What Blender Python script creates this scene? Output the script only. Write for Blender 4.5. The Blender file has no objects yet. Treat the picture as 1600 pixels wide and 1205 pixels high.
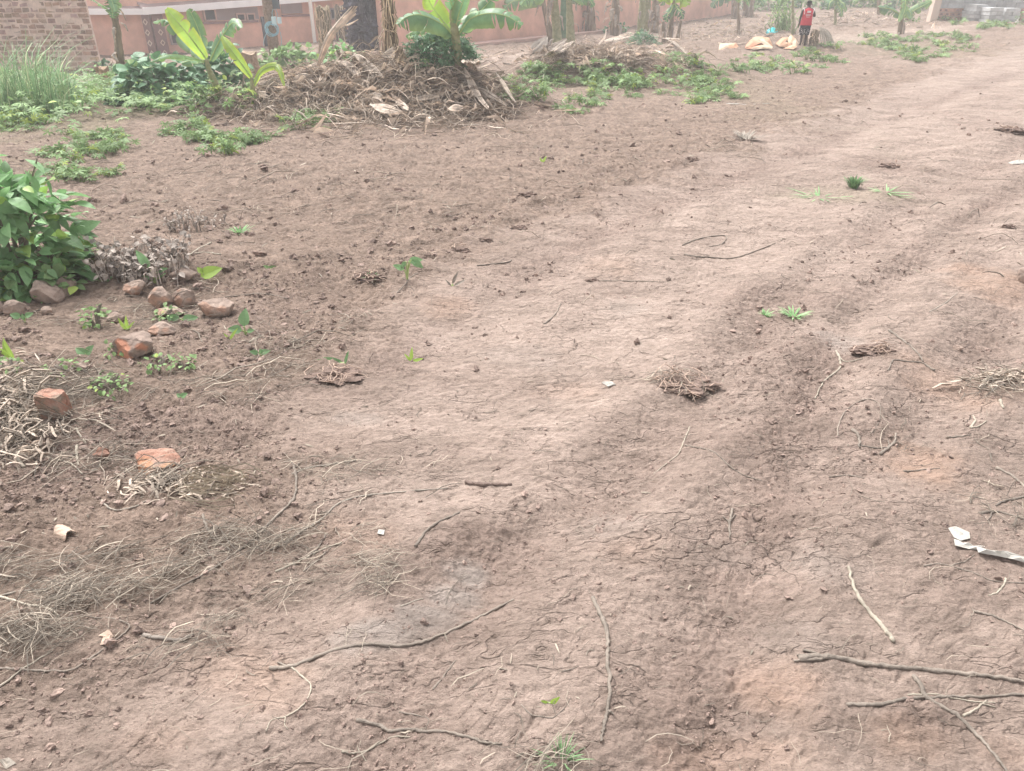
import bpy, math, random
import numpy as np
from mathutils import Vector
R = math.radians
rng = np.random.default_rng(7); random.seed(7)
S = bpy.context.scene
COL = S.collection

# ------------------------------------------------------------------ camera
CAMH, PITCH, FPX = 1.65, R(29.07), 1155.0
cam = bpy.data.cameras.new('camera'); co = bpy.data.objects.new('camera', cam); COL.objects.link(co)
cam.sensor_width = 36.0; cam.lens = 36.0 * FPX / 1600.0; cam.clip_start = 0.05; cam.clip_end = 2000
co.location = (0, 0, CAMH); co.rotation_euler = (math.pi/2 - PITCH, 0, 0)
S.camera = co

# ------------------------------------------------------------------ world, sun, exposure
SUN_EL, SUN_AZ = R(58), R(-35)
w = bpy.data.worlds.new("World"); S.world = w; w.use_nodes = True
nt = w.node_tree; nt.nodes.clear()
sky = nt.nodes.new('ShaderNodeTexSky'); sky.sky_type = 'NISHITA'; sky.sun_disc = False
sky.sun_elevation = SUN_EL; sky.sun_rotation = SUN_AZ
sky.air_density = 1.0; sky.dust_density = 6.0; sky.ozone_density = 0.6
hs = nt.nodes.new('ShaderNodeHueSaturation'); hs.inputs['Saturation'].default_value = 0.12
bg = nt.nodes.new('ShaderNodeBackground'); bg.inputs[1].default_value = 0.15
wo = nt.nodes.new('ShaderNodeOutputWorld')
nt.links.new(sky.outputs[0], hs.inputs['Color']); nt.links.new(hs.outputs[0], bg.inputs[0]); nt.links.new(bg.outputs[0], wo.inputs[0])
sl = bpy.data.lights.new('sun', 'SUN'); sl.energy = 1.3; sl.angle = R(14); sl.color = (1.0, 0.965, 0.92)
so = bpy.data.objects.new('sun', sl); COL.objects.link(so)
sd = Vector((math.sin(SUN_AZ)*math.cos(SUN_EL), math.cos(SUN_AZ)*math.cos(SUN_EL), math.sin(SUN_EL)))
so.rotation_euler = (-sd).to_track_quat('-Z', 'Y').to_euler(); so.location = (0, 0, 30)
S.view_settings.view_transform = 'Standard'; S.view_settings.look = 'None'
S.view_settings.gamma = 1.0; S.view_settings.use_curve_mapping = False
S.view_settings.exposure = 1.11
S.cycles.max_bounces = 6; S.cycles.transparent_max_bounces = 8; S.cycles.volume_bounces = 1

# ------------------------------------------------------------------ noise
def _h(ix, iy, s):
    n = (ix.astype(np.int64)*374761393 + iy.astype(np.int64)*668265263 + s*1274126177) & 0xffffffff
    n = ((n ^ (n >> 13)) * 1274126177) & 0xffffffff
    return ((n ^ (n >> 16)) & 0xffff) / 65535.0
def gn(x, y, s=0):
    """gradient noise about -1..1"""
    x = np.asarray(x, float); y = np.asarray(y, float)
    x0 = np.floor(x); y0 = np.floor(y); fx = x-x0; fy = y-y0
    def g(ox, oy):
        a = _h(x0+ox, y0+oy, s)*2*math.pi
        return np.cos(a)*(fx-ox) + np.sin(a)*(fy-oy)
    u = fx*fx*fx*(fx*(fx*6-15)+10); v = fy*fy*fy*(fy*(fy*6-15)+10)
    a = g(0,0); b = g(1,0); c = g(0,1); d = g(1,1)
    return ((a+(b-a)*u) + ((c+(d-c)*u)-(a+(b-a)*u))*v)*1.5
def sst(a, b, x):
    t = np.clip((x-a)/(b-a), 0, 1); return t*t*(3-2*t)

# ------------------------------------------------------------------ ground shape
def Hbase(x, y):
    x = np.asarray(x, float); y = np.asarray(y, float)
    yy = np.logaddexp(0, (y-5)/1.2)*1.2
    yy = 24 - np.logaddexp(0, (24-yy)/3.0)*3.0
    s = .029 + .020/(1+np.exp((x+9)/3.0)) - .022/(1+np.exp(-(x-15)/2.0))
    z = -s*yy
    def m(cx, cy, rx, ry, h, p=1.4, rot=0):
        c, s_ = math.cos(rot), math.sin(rot)
        dx = (x-cx)*c+(y-cy)*s_; dy = -(x-cx)*s_+(y-cy)*c
        r = np.sqrt((dx/rx)**2+(dy/ry)**2)
        return h*np.exp(-(r**(2*p)))
    z = z + m(-2.5, 12.6, 1.9, 1.15, .38) + m(-.9, 12.5, 1.3, 1.0, .42) + m(-2.3, 13.3, 1.0, .9, .38) + m(-4.0, 12.6, .9, .9, .12)
    z = z + m(2.4, 17.6, 2.3, 1.3, .45) + m(1.0, 17.4, 1.0, 1.0, .15)
    z = z + m(-2.6, 4.6, 1.5, .35, .10) + m(-2.9, 3.1, .8, .6, .10)
    z = z + m(8.5, 28.0, 3.0, 2.0, .35)
    z = z + .05*gn(x/2.6, y/2.6, 3) + .025*gn(x/.9, y/.9, 4)
    return z

CP, SP = math.cos(PITCH), math.sin(PITCH)
def ray(u, v):
    a = (u-800)/FPX; b = (v-602.5)/FPX
    return np.array([a, CP - b*SP, -SP - b*CP])
_T = np.geomspace(.6, 90, 900)
def G(u, v, hf=Hbase):
    """ground point seen at photo pixel u, v"""
    d = ray(u, v)
    P = np.array([0, 0, CAMH]) + _T[:, None]*d
    f = P[:, 2]-hf(P[:, 0], P[:, 1])
    i = np.argmax(f < 0)
    if f[i] >= 0: i = len(_T)-1
    a, b = _T[i-1], _T[i]
    fa, fb = f[i-1], f[i]
    t = a + (b-a)*fa/(fa-fb+1e-9)
    return np.array([0, 0, CAMH]) + t*d
def At(u, v, Y):
    d = ray(u, v); return np.array([0, 0, CAMH]) + d*(Y/d[1])
def dep(P): return P[1]*CP + (CAMH-P[2])*SP
def px(P, n): return n*dep(P)/FPX

# zones of the ground, laid out in world metres
ROADPX = [(-700,1500),(-300,1150),(0,1040),(150,1000),(330,925),(440,830),(420,740),(360,650),(480,590),(600,500),(720,400),(850,330),(1000,290),(1150,228),(1400,130),(1600,62),(1700,40)]
ROAD = np.array([G(u, v)[:2] for u, v in ROADPX])
def road_sd(x, y):
    best = np.full(x.shape, 1e9); sgn = np.ones(x.shape)
    for (ax, ay), (bx, by) in zip(ROAD[:-1], ROAD[1:]):
        dx, dy = bx-ax, by-ay; L = dx*dx+dy*dy
        t = np.clip(((x-ax)*dx+(y-ay)*dy)/L, 0, 1)
        qx = x-(ax+t*dx); qy = y-(ay+t*dy); q = qx*qx+qy*qy
        m = q < best
        best = np.where(m, q, best); sgn = np.where(m, np.sign(dy*qx-dx*qy), sgn)
    return np.sqrt(best)*sgn
def blobs(lst):
    out = []
    for u, v, ru, rv, st in lst:
        c = G(u, v); d = dep(c)
        a = G(u, v-rv*.7); b = G(u, v+rv)
        out.append((c[0], c[1], ru*d/FPX, max(.05, abs(a[1]-b[1])/1.7), st))
    return out
def bmask(B, x, y, wob=.35):
    m = np.zeros(x.shape)
    wx = gn(x*1.3, y*1.3, 21)*wob*1.3 + gn(x*4, y*6, 23)*wob*1.2 + gn(x*13, y*16, 24)*wob*.7
    for cx, cy, rx, ry, st in B:
        r = np.sqrt(((x-cx)/rx)**2+((y-cy)/ry)**2) + wx
        m = np.maximum(m, st*(1-sst(.25, 1.35, r)))
    return m
B_LOOSE_SHADE = blobs([(760,850,110,45,.9),(700,940,60,60,.35),(640,1080,110,50,.6),(1170,590,130,60,.7),(1100,680,110,50,.5),(1030,760,120,40,.4),(1200,470,110,35,1),
    (1150,690,70,60,.6),(1380,680,110,45,.55),(1440,1120,60,35,.9),(880,1190,90,30,.6),(1570,205,60,25,.8),(1380,262,60,14,.8),(500,1130,70,40,.5),(1180,1000,60,90,.3),
    (1330,690,50,60,.3),(450,500,120,60,.4),(250,680,220,45,.9),(60,750,120,50,.9),(1550,860,90,60,.3),(900,930,90,70,.3),(820,700,60,50,.2),(1070,600,60,20,.6),(1300,920,50,50,.25),(1000,1180,90,40,.3)])
B_LOOSE_SHADE += blobs([(1140,560,40,50,.8),(1090,640,60,50,.6),(1010,720,70,50,.55),(930,800,80,50,.55),(820,880,60,50,.6),(760,960,40,60,.5),(720,1060,50,60,.4),(600,1150,70,50,.5),(1230,560,50,60,.8),(1240,660,60,70,.6),(1200,780,70,60,.5),(1170,900,60,70,.4),(1160,1060,60,80,.35),(1330,440,80,30,.5),(1000,310,120,22,.5),(1100,255,100,18,.5),(560,610,120,20,.35),(860,395,60,25,.35),(1300,1120,120,50,.3)])  # loose soil; blobs along the bank also paint its slope shading
B_WET = blobs([(735,890,34,20,.9),(705,925,40,18,.9),(665,960,46,16,.9),(615,990,60,12,.9),(560,1003,40,8,.7),(1320,530,50,18,.6),(1290,890,60,50,.35),(1250,1000,60,50,.3),(950,830,70,24,.3),(330,870,50,24,.25),(560,655,50,10,.4),(980,480,50,14,.3),(1130,870,70,30,.25),(820,560,50,18,.25)])
B_RED = blobs([(1440,720,70,45,.9),(1500,600,90,50,.6),(1540,440,60,30,.8),(420,1080,60,50,.7),(560,840,70,40,.35),(1000,870,60,30,.3),(1230,1080,70,60,.7),(1160,1180,120,40,.5),(700,480,40,20,.6),(1420,1160,80,40,.5),(960,420,50,20,.4),(350,1050,90,60,.4),(250,1150,100,50,.25),(900,610,80,20,.35),(1580,1180,60,50,.3)])
B_PALE = blobs([(950,520,260,90,.8),(1200,380,220,70,.6),(750,650,180,60,.6),(1050,430,150,50,.8),(1300,330,200,40,.4),(600,760,120,40,.5),(1500,480,90,60,.5),(1000,950,200,90,.35),(1150,330,150,30,.7),(1450,200,160,30,.4),
    (300,1130,260,70,.4),(1500,100,120,12,.5),(1420,52,80,7,1.2),(1330,60,70,5,1.0),(1500,42,60,3,1.0),(820,92,110,8,1.3),(1300,61,60,5,.8)])
B_STRAW = blobs([(600,300,260,60,.12),(300,290,200,50,.15),(900,230,200,30,.12),(250,880,230,80,1),(120,930,160,70,.9),(60,990,120,40,.8),(300,760,110,30,1),(130,720,120,25,.6),(470,740,100,22,.7),(470,880,60,22,.6),(460,540,110,40,.6),(330,600,120,30,.35),(40,650,70,50,1),
    (250,480,130,40,.4),(450,580,60,20,.5),(1560,600,70,25,.7),(1060,600,70,18,.7),(880,1190,60,20,.6),(350,340,90,20,.3),(1140,240,70,12,.5),(560,740,120,40,.15),(1400,690,90,30,.25),(100,610,120,40,.7),(1570,800,60,40,.3),(280,1010,90,30,.4)])
B_GREEN = blobs([(120,175,150,40,.7),(300,150,120,30,.7),(1340,305,110,14,.35),(940,130,130,30,.3),(1120,130,90,40,.3),(1400,75,110,18,.4),(130,240,60,40,.3)])

def pline(px_list): return np.array([G(u, v)[:2] for u, v in px_list])
RUTS = [(pline([(430,1300),(560,1180),(640,1080),(710,960),(770,870),(860,810),(960,750),(1040,690),(1110,620),(1165,545),(1230,470),(1330,400),(1430,330),(1560,250),(1700,180)]), .13, .022),
        (pline([(1070,1260),(1090,1150),(1110,1020),(1150,900),(1195,800),(1230,700),(1262,600),(1300,520),(1380,440),(1500,350),(1640,270)]), .14, .020),
        (pline([(1300,760),(1370,710),(1430,670),(1490,590),(1560,500),(1660,420)]), .12, .020),
        (pline([(620,560),(760,470),(900,390),(1060,310),(1240,240),(1420,170),(1600,110),(1750,70)]), .18, .012),
        (pline([(800,430),(960,350),(1130,280),(1310,210),(1500,140),(1700,90)]), .14, .007)]
def pdist(x, y, P):
    b = np.full(np.shape(x), 1e9)
    for (ax, ay), (bx, by) in zip(P[:-1], P[1:]):
        dx, dy = bx-ax, by-ay; t = np.clip(((x-ax)*dx+(y-ay)*dy)/(dx*dx+dy*dy), 0, 1)
        b = np.minimum(b, (x-ax-t*dx)**2+(y-ay-t*dy)**2)
    return np.sqrt(b)
def rutmask(x, y):
    m = np.zeros(np.shape(x)); w_ = .05*gn(x*1.7, y*1.7, 57)+.03*gn(x*6, y*6, 157)
    for k, (P, wd, dp) in enumerate(RUTS):
        d = pdist(x, y, P)+w_; m = np.maximum(m, np.exp(-(d/(wd*1.1))**2)*(.35+.65*sst(-.3, .3, gn(x*.9+k, y*.9, 59))))
    return m
def rutz(x, y):
    z = np.zeros(np.shape(x)); w_ = .05*gn(x*1.7, y*1.7, 57)
    for P, wd, dp in RUTS:
        d = np.abs(pdist(x, y, P)+w_)*(1/np.clip(y/5, 1, 2.2)); z += -dp*1.5*np.exp(-(d/wd)**2)+dp*.9*np.exp(-((d-wd*1.9)/(wd*.7))**2)
    return z*(1+sst(4, 10, y)*.35)*(1-sst(30, 45, y))
def fine(x, y):
    """small relief: clods on tilled soil, scuffed crust on the compacted track"""
    sd = road_sd(x, y)
    rd = sst(-.25, .5, sd*1.0 + (.3*gn(x*1.1, y*1.1, 31)+.22*gn(x*4, y*4, 32)+.12*gn(x*12,y*12,33))*np.clip(y/5, .5, 1.6))
    lo = np.maximum(bmask(B_LOOSE_SHADE, x, y)*.85, rutmask(x, y)*.85)
    wt = bmask(B_WET, x, y)
    far = np.clip(1-(y-4)/14, 0, 1)
    til = 1-rd
    rough = np.clip(til*.9 + lo, 0, 1)
    n1 = gn(x*3.1, y*3.1, 41); n2 = np.abs(gn(x*8.3, y*8.3, 42)); n3 = np.abs(gn(x*19, y*19, 43)); n4 = gn(x*43, y*43, 44); n5 = gn(x*95, y*95, 45)
    z = rough*(.014*n1 + .026*n2*(.4+gn(x*2.2,y*2.2,48)*.9+.3) + .013*n3) + rough*.006*n4*far + rough*.0035*n5*far**3
    # crust plates of the track: stretched along the wheel direction
    a = .55; X = x*math.cos(a)+y*math.sin(a); Y = -x*math.sin(a)+y*math.cos(a)
    wx = .10*gn(x*2.3, y*2.3, 49); wy = .05*gn(x*4.1, y*4.1, 50)
    X = X+wx; Y = Y+wy
    p = gn(X*1.6, Y*4.5, 51); q = gn(X*6, Y*14, 52); q2 = gn(X*15, Y*30, 53); q3 = gn(X*34, Y*60, 54)
    plate = sst(-.06, .06, q)*.5+sst(-.04, .04, q2-.15)*.35            # thin scabs with crisp rims
    crease = np.clip(1-np.abs(gn(X*5, Y*17, 55))/.055, 0, 1)*sst(.05, .3, gn(X*2, Y*5, 56)) + .8*np.clip(1-np.abs(gn(X*12, Y*34, 155))/.07, 0, 1)*sst(.1, .35, gn(X*4, Y*9, 156))*far
    pit = sst(.38, .6, gn(X*22, Y*32, 158))*far
    z += (1-rough*.5)*(.006*p + .0034*plate + .0016*q2 + .0014*q3*far + .0016*n4*far + .0012*n5*far**2 - .0042*crease - .004*pit)*(1-.55*wt)*(1+.9*sst(3, 9, y))
    z += rutz(x, y)
    z += til*sst(3.5, 7, y)*(1-sst(16, 22, y))*(.030*np.abs(gn(x*6.5, y*5, 160))*(.6+gn(x*1.3, y*1.3, 161))+.016*np.abs(gn(x*15, y*11, 162)))
    # loose rim where the track was scraped
    z += .05*np.exp(-((sd+.12)/.14)**2)*np.abs(gn(x*4, y*4, 58))*np.clip(y/4, 0, 1)
    z += til*sst(14, 22, y)*(.06*gn(x*1.7, y*.9, 59)+.04*np.abs(gn(x*4, y*2, 60)))
    return z, rd, lo, wt
def H(x, y):
    x = np.atleast_1d(np.asarray(x, float)); y = np.atleast_1d(np.asarray(y, float))
    return Hbase(x, y) + fine(x, y)[0]
def Hz(x, y): return float(H(x, y)[0])
def Gf(u, v, up=0.0):
    p = G(u, v); return np.array([p[0], p[1], Hz(p[0], p[1])+up])

# ------------------------------------------------------------------ mesh helpers
def mesh(name, V, F, tint=None, smooth=False, attrs=None):
    """V (n,3); F list of arrays (m,k)"""
    V = np.asarray(V, np.float32)
    if isinstance(F, np.ndarray): F = [F]
    F = [np.asarray(f, np.int32) for f in F if len(f)]
    me = bpy.data.meshes.new(name)
    me.vertices.add(len(V)); me.vertices.foreach_set('co', V.ravel())
    nl = sum(f.size for f in F); nf = sum(len(f) for f in F)
    me.loops.add(nl); me.loops.foreach_set('vertex_index', np.concatenate([f.ravel() for f in F]))
    me.polygons.add(nf)
    tot = np.concatenate([np.full(len(f), f.shape[1], np.int32) for f in F])
    st = np.concatenate([[0], np.cumsum(tot)[:-1]]).astype(np.int32)
    me.polygons.foreach_set('loop_start', st); me.polygons.foreach_set('loop_total', tot)
    me.polygons.foreach_set('use_smooth', np.full(nf, smooth))
    if tint is not None:
        a = me.color_attributes.new('tint', 'FLOAT_COLOR', 'POINT')
        c = np.ones((len(V), 4), np.float32); c[:, :3] = np.asarray(tint).reshape(len(V), -1); a.data.foreach_set('color', c.ravel())
    for k, val in (attrs or {}).items():
        a = me.attributes.new(k, 'FLOAT', 'POINT'); a.data.foreach_set('value', np.asarray(val, np.float32).ravel())
    me.update(calc_edges=True); me.validate()
    return me
def obj(name, me, mat, parent=None, label=None, cat=None, group=None, kind=None, loc=None):
    o = bpy.data.objects.new(name, me); COL.objects.link(o)
    if mat is not None and me is not None and not me.materials: me.materials.append(mat)
    if parent is not None: o.parent = parent
    if loc is not None: o.location = loc
    tag(o, label, cat, group, kind); return o
def tag(o, label=None, cat=None, group=None, kind=None):
    if label: o['label'] = label
    if cat: o['category'] = cat
    if group: o['group'] = group
    if kind: o['kind'] = kind
def empty(name, loc, label, cat, group=None):
    o = bpy.data.objects.new(name, None); COL.objects.link(o); o.location = tuple(loc); o.empty_display_size = .2
    tag(o, label, cat, group); return o
class MB:
    """collects pieces, then links ONE mesh; coordinates are world, stored relative to origin"""
    def __init__(s): s.V = []; s.F = {}; s.T = []; s.n = 0
    def add(s, V, F, t=(1, 1, 1)):
        V = np.asarray(V, float)
        if isinstance(F, (list, tuple)):
            for f in F:
                f = np.asarray(f)
                if len(f): s.F.setdefault(f.shape[1], []).append(f+s.n)
        else: s.F.setdefault(F.shape[1], []).append(F+s.n)
        t = np.asarray(t, float)
        s.T.append(np.broadcast_to(t, (len(V), 3)) if t.ndim == 1 else t)
        s.V.append(V); s.n += len(V); return s
    def build(s, name, mat, parent=None, origin=(0, 0, 0), smooth=False, **k):
        V = np.concatenate(s.V)-np.asarray(origin, float)
        me = mesh(name, V, [np.concatenate(f) for f in s.F.values()], np.concatenate(s.T), smooth)
        return obj(name, me, mat, parent, loc=(origin if parent is None else None), **k)
def tube(P, r, n=6, cap=True):
    P = np.asarray(P, float); m = len(P); r = np.broadcast_to(np.asarray(r, float), (m,))
    T = np.gradient(P, axis=0); T /= np.linalg.norm(T, axis=1)[:, None]+1e-9
    up = np.array([0, 0, 1.0]) if abs(T[0][2]) < .9 else np.array([1.0, 0, 0])
    A = np.cross(T, up); A /= np.linalg.norm(A, axis=1)[:, None]+1e-9
    B = np.cross(A, T)
    a = np.arange(n)*2*math.pi/n
    V = P[:, None, :] + r[:, None, None]*(np.cos(a)[None, :, None]*A[:, None, :]+np.sin(a)[None, :, None]*B[:, None, :])
    V = V.reshape(-1, 3)
    i = np.arange(m-1)[:, None]*n; j = np.arange(n)[None, :]; k = (j+1) % n
    Q = np.stack([i+j, i+k, i+n+k, i+n+j], -1).reshape(-1, 4)
    if cap:
        V = np.vstack([V, P[0]-T[0]*r[0]*.1, P[-1]+T[-1]*r[-1]*.1]); jj = np.arange(n); kk = (jj+1) % n
        C = np.vstack([np.stack([kk, jj, np.full(n, m*n)], 1), np.stack([(m-1)*n+jj, (m-1)*n+kk, np.full(n, m*n+1)], 1)])
        return V, [Q, C]
    return V, [Q]
def catmull(P, n=8):
    P = np.asarray(P, float)
    if len(P) < 3:
        t = np.linspace(0, 1, n+1)[:, None]; return P[0]*(1-t)+P[-1]*t
    Q = np.vstack([2*P[0]-P[1], P, 2*P[-1]-P[-2]]); out = []
    for i in range(1, len(Q)-2):
        for t in np.arange(n)/n:
            a, b, c, d = Q[i-1], Q[i], Q[i+1], Q[i+2]
            out.append(.5*((2*b)+(-a+c)*t+(2*a-5*b+4*c-d)*t*t+(-a+3*b-3*c+d)*t**3))
    out.append(P[-1]); return np.array(out)
def box(cx, cy, cz, sx, sy, sz, rot=0.0, jit=0.0):
    v = np.array([[x, y, z] for x in (-.5, .5) for y in (-.5, .5) for z in (-.5, .5)])*[sx, sy, sz]
    if jit: v = v + rng.normal(0, jit, v.shape)
    c, s = math.cos(rot), math.sin(rot)
    v = np.stack([v[:, 0]*c-v[:, 1]*s+cx, v[:, 0]*s+v[:, 1]*c+cy, v[:, 2]+cz], 1)
    f = np.array([[0, 1, 3, 2], [4, 6, 7, 5], [0, 4, 5, 1], [2, 3, 7, 6], [0, 2, 6, 4], [1, 5, 7, 3]])
    return v, f
def place(TV, TF, pos, mats, sc, tints=None):
    """copies of one template merged into arrays"""
    m, n = len(pos), len(TV)
    sc = np.asarray(sc, float); sc = sc[:, None] if sc.ndim == 1 else sc
    L = TV[None, :, :]*sc[:, None, :] if sc.shape[1] == 3 else TV[None]*sc[:, None]
    V = np.einsum('mij,mnj->mni', mats, L)+pos[:, None, :]
    F = [(f[None]+(np.arange(m)*n)[:, None, None]).reshape(-1, f.shape[1]) for f in (TF if isinstance(TF, list) else [TF])]
    t = None if tints is None else np.repeat(tints, n, axis=0)
    return V.reshape(-1, 3), F, t
def frames(d, up):
    d = d/np.linalg.norm(d, axis=1)[:, None]
    up = np.broadcast_to(up, d.shape)
    y = np.cross(up, d); y /= np.linalg.norm(y, axis=1)[:, None]+1e-9
    z = np.cross(d, y)
    return np.stack([d, y, z], 2)
def randframes(m, tilt=3.14):
    a = rng.uniform(0, 2*math.pi, m); e = rng.uniform(-tilt, tilt, m)/2
    d = np.stack([np.cos(a)*np.cos(e), np.sin(a)*np.cos(e), np.sin(e)], 1)
    u = rng.normal(0, .5 if tilt < 2 else 2, (m, 3)); u[:, 2] += 1
    return frames(d, u)
def ico(sub=0):
    t = (1+5**.5)/2
    v = [(-1,t,0),(1,t,0),(-1,-t,0),(1,-t,0),(0,-1,t),(0,1,t),(0,-1,-t),(0,1,-t),(t,0,-1),(t,0,1),(-t,0,-1),(-t,0,1)]
    f = [(0,11,5),(0,5,1),(0,1,7),(0,7,10),(0,10,11),(1,5,9),(5,11,4),(11,10,2),(10,7,6),(7,1,8),(3,9,4),(3,4,2),(3,2,6),(3,6,8),(3,8,9),(4,9,5),(2,4,11),(6,2,10),(8,6,7),(9,8,1)]
    v = [np.array(p)/np.linalg.norm(p) for p in v]
    for _ in range(sub):
        c = {}; nf = []
        def mid(a, b):
            k = (min(a, b), max(a, b))
            if k not in c:
                p = v[a]+v[b]; v.append(p/np.linalg.norm(p)); c[k] = len(v)-1
            return c[k]
        for a, b, d in f:
            x, y, z = mid(a, b), mid(b, d), mid(d, a); nf += [(a, x, z), (b, y, x), (d, z, y), (x, y, z)]
        f = nf
    return np.array(v), np.array(f)

# ------------------------------------------------------------------ materials
def mat(name, col, rough=.85, var=.25, vscale=6.0, bump=0.0, bscale=40.0, tint=True, transl=0.0, spec=.25, col2=None, stretch=None, metallic=0):
    m = bpy.data.materials.new(name); m.use_nodes = True; t = m.node_tree; N = t.nodes; L = t.links
    b = N['Principled BSDF']; out = N['Material Output']
    tc = N.new('ShaderNodeTexCoord'); src = tc.outputs['Object']
    if stretch:
        mp = N.new('ShaderNodeMapping'); mp.inputs['Scale'].default_value = stretch; L.new(src, mp.inputs[0]); src = mp.outputs[0]
    nz = N.new('ShaderNodeTexNoise'); nz.inputs['Scale'].default_value = vscale; nz.inputs['Detail'].default_value = 6; nz.inputs['Roughness'].default_value = .65
    L.new(src, nz.inputs['Vector'])
    rp = N.new('ShaderNodeValToRGB'); e = rp.color_ramp.elements
    c2 = col2 or [min(1, c*(1+var)) for c in col]
    e[0].position = .33; e[0].color = (*[c*(1-var) for c in col], 1); e[1].position = .67; e[1].color = (*c2, 1)
    L.new(nz.outputs['Fac'], rp.inputs[0]); c = rp.outputs[0]
    if tint:
        at = N.new('ShaderNodeAttribute'); at.attribute_name = 'tint'
        mx = N.new('ShaderNodeMix'); mx.data_type = 'RGBA'; mx.blend_type = 'MULTIPLY'; mx.inputs[0].default_value = 1
        L.new(c, mx.inputs[6]); L.new(at.outputs['Color'], mx.inputs[7]); c = mx.outputs[2]
    L.new(c, b.inputs['Base Color'])
    b.inputs['Roughness'].default_value = rough; b.inputs['Specular IOR Level'].default_value = spec; b.inputs['Metallic'].default_value = metallic
    if bump:
        n2 = N.new('ShaderNodeTexNoise'); n2.inputs['Scale'].default_value = bscale; n2.inputs['Detail'].default_value = 5; L.new(src, n2.inputs['Vector'])
        bp = N.new('ShaderNodeBump'); bp.inputs['Strength'].default_value = bump; bp.inputs['Distance'].default_value = .02
        L.new(n2.outputs['Fac'], bp.inputs['Height']); L.new(bp.outputs[0], b.inputs['Normal'])
    if transl:
        tr = N.new('ShaderNodeBsdfTranslucent'); L.new(c, tr.inputs[0]); ms = N.new('ShaderNodeMixShader'); ms.inputs[0].default_value = transl
        L.new(b.outputs[0], ms.inputs[1]); L.new(tr.outputs[0], ms.inputs[2]); L.new(ms.outputs[0], out.inputs[0])
    return m
M = {}
M['clod'] = mat('soil_clod', (.225, .166, .140), .95, .3, 30, .5, 120)
M['straw'] = mat('dry_straw', (.31, .272, .230), .8, .25, 30)
M['wood'] = mat('weathered_wood', (.22, .185, .155), .85, .35, 14, .5, 60, stretch=(1, 1, 1))
M['palewood'] = mat('peeled_wood', (.36, .315, .255), .75, .25, 14, .3, 60)
M['deadleaf'] = mat('dry_banana_leaf', (.305, .262, .228), .85, .35, 9, .4, 50, transl=.12)
M['leaf'] = mat('green_leaf', (.19, .33, .15), .5, .3, 5, .2, 40, transl=.3, spec=.4)
M['weed'] = mat('weed_leaf', (.19, .285, .12), .6, .3, 5, 0, transl=.28, spec=.3)
M['darkleaf'] = mat('dark_leaf', (.11, .21, .115), .55, .35, 4, .1, 30, transl=.22, spec=.4)
M['banana'] = mat('banana_leaf', (.17, .31, .155), .42, .25, 3, .3, 12, transl=.4, spec=.45)
M['limeleaf'] = mat('young_banana_leaf', (.34, .50, .10), .45, .15, 3, .25, 14, transl=.45, spec=.4)
M['rib'] = mat('leaf_midrib', (.35, .45, .18), .5, .2, 6)
M['pstem'] = mat('pseudostem', (.25, .30, .14), .6, .4, 8, .4, 20, col2=(.36, .33, .2))
M['drystem'] = mat('dry_pseudostem', (.24, .19, .14), .85, .45, 10, .6, 25, stretch=(1, 1, .25))
M['rock'] = mat('rock', (.31, .235, .195), .9, .35, 9, .8, 30)
M['brickred'] = mat('broken_brick', (.42, .19, .125), .92, .35, 10, .9, 40, col2=(.36, .25, .20))
M['deadweed'] = mat('withered_weed', (.25, .215, .19), .9, .3, 10)
M['grass'] = mat('grass_blade', (.18, .30, .14), .6, .3, 5, 0, transl=.25)
M['plaster'] = mat('salmon_plaster', (.66, .40, .32), .9, .16, 1.6, .15, 30, tint=False)
M['mortar'] = mat('mud_mortar', (.64, .50, .43), .95, .2, 5, .6, 20)
M['brick'] = mat('clay_brick', (.34, .235, .19), .93, .22, 9, .7, 30)
M['block'] = mat('cement_block', (.46, .465, .465), .93, .18, 5, .5, 30)
M['roof'] = mat('iron_roof', (.30, .22, .215), .6, .15, 2, 0, tint=False)
M['fascia'] = mat('white_fascia', (.85, .85, .87), .6, .05, 2, 0, tint=False)
M['dark'] = mat('dark_opening', (.035, .035, .04), .4, .1, 4, 0, tint=False)
M['maroon'] = mat('maroon_tile', (.23, .135, .13), .6, .15, 4, 0, tint=False)
M['cream'] = mat('cream_paint', (.62, .50, .42), .7, .05, 4, 0, tint=False)
M['charred'] = mat('charred_earth', (.055, .05, .055), .95, .4, 12, .9, 20)
M['plastic_white'] = mat('white_plastic', (.44, .415, .375), .5, .08, 10, .1, 40, transl=.1)
M['turq'] = mat('turquoise_plastic', (.03, .50, .55), .4, .15, 10, .2, 40, transl=.1)
M['sack'] = mat('paper_sack', (.56, .42, .33), .85, .2, 6, .5, 20, transl=.05)
M['pipe'] = mat('white_pipe', (.78, .76, .72), .5, .05, 3, 0, tint=False)
M['metal'] = mat('grey_metal', (.10, .115, .13), .5, .1, 3, 0, tint=False)
M['bluebox'] = mat('pale_blue_box', (.55, .68, .72), .5, .05, 3, 0, tint=False)
M['cable'] = mat('blue_cable', (.30, .50, .58), .5, .05, 3, 0, tint=False)

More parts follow.
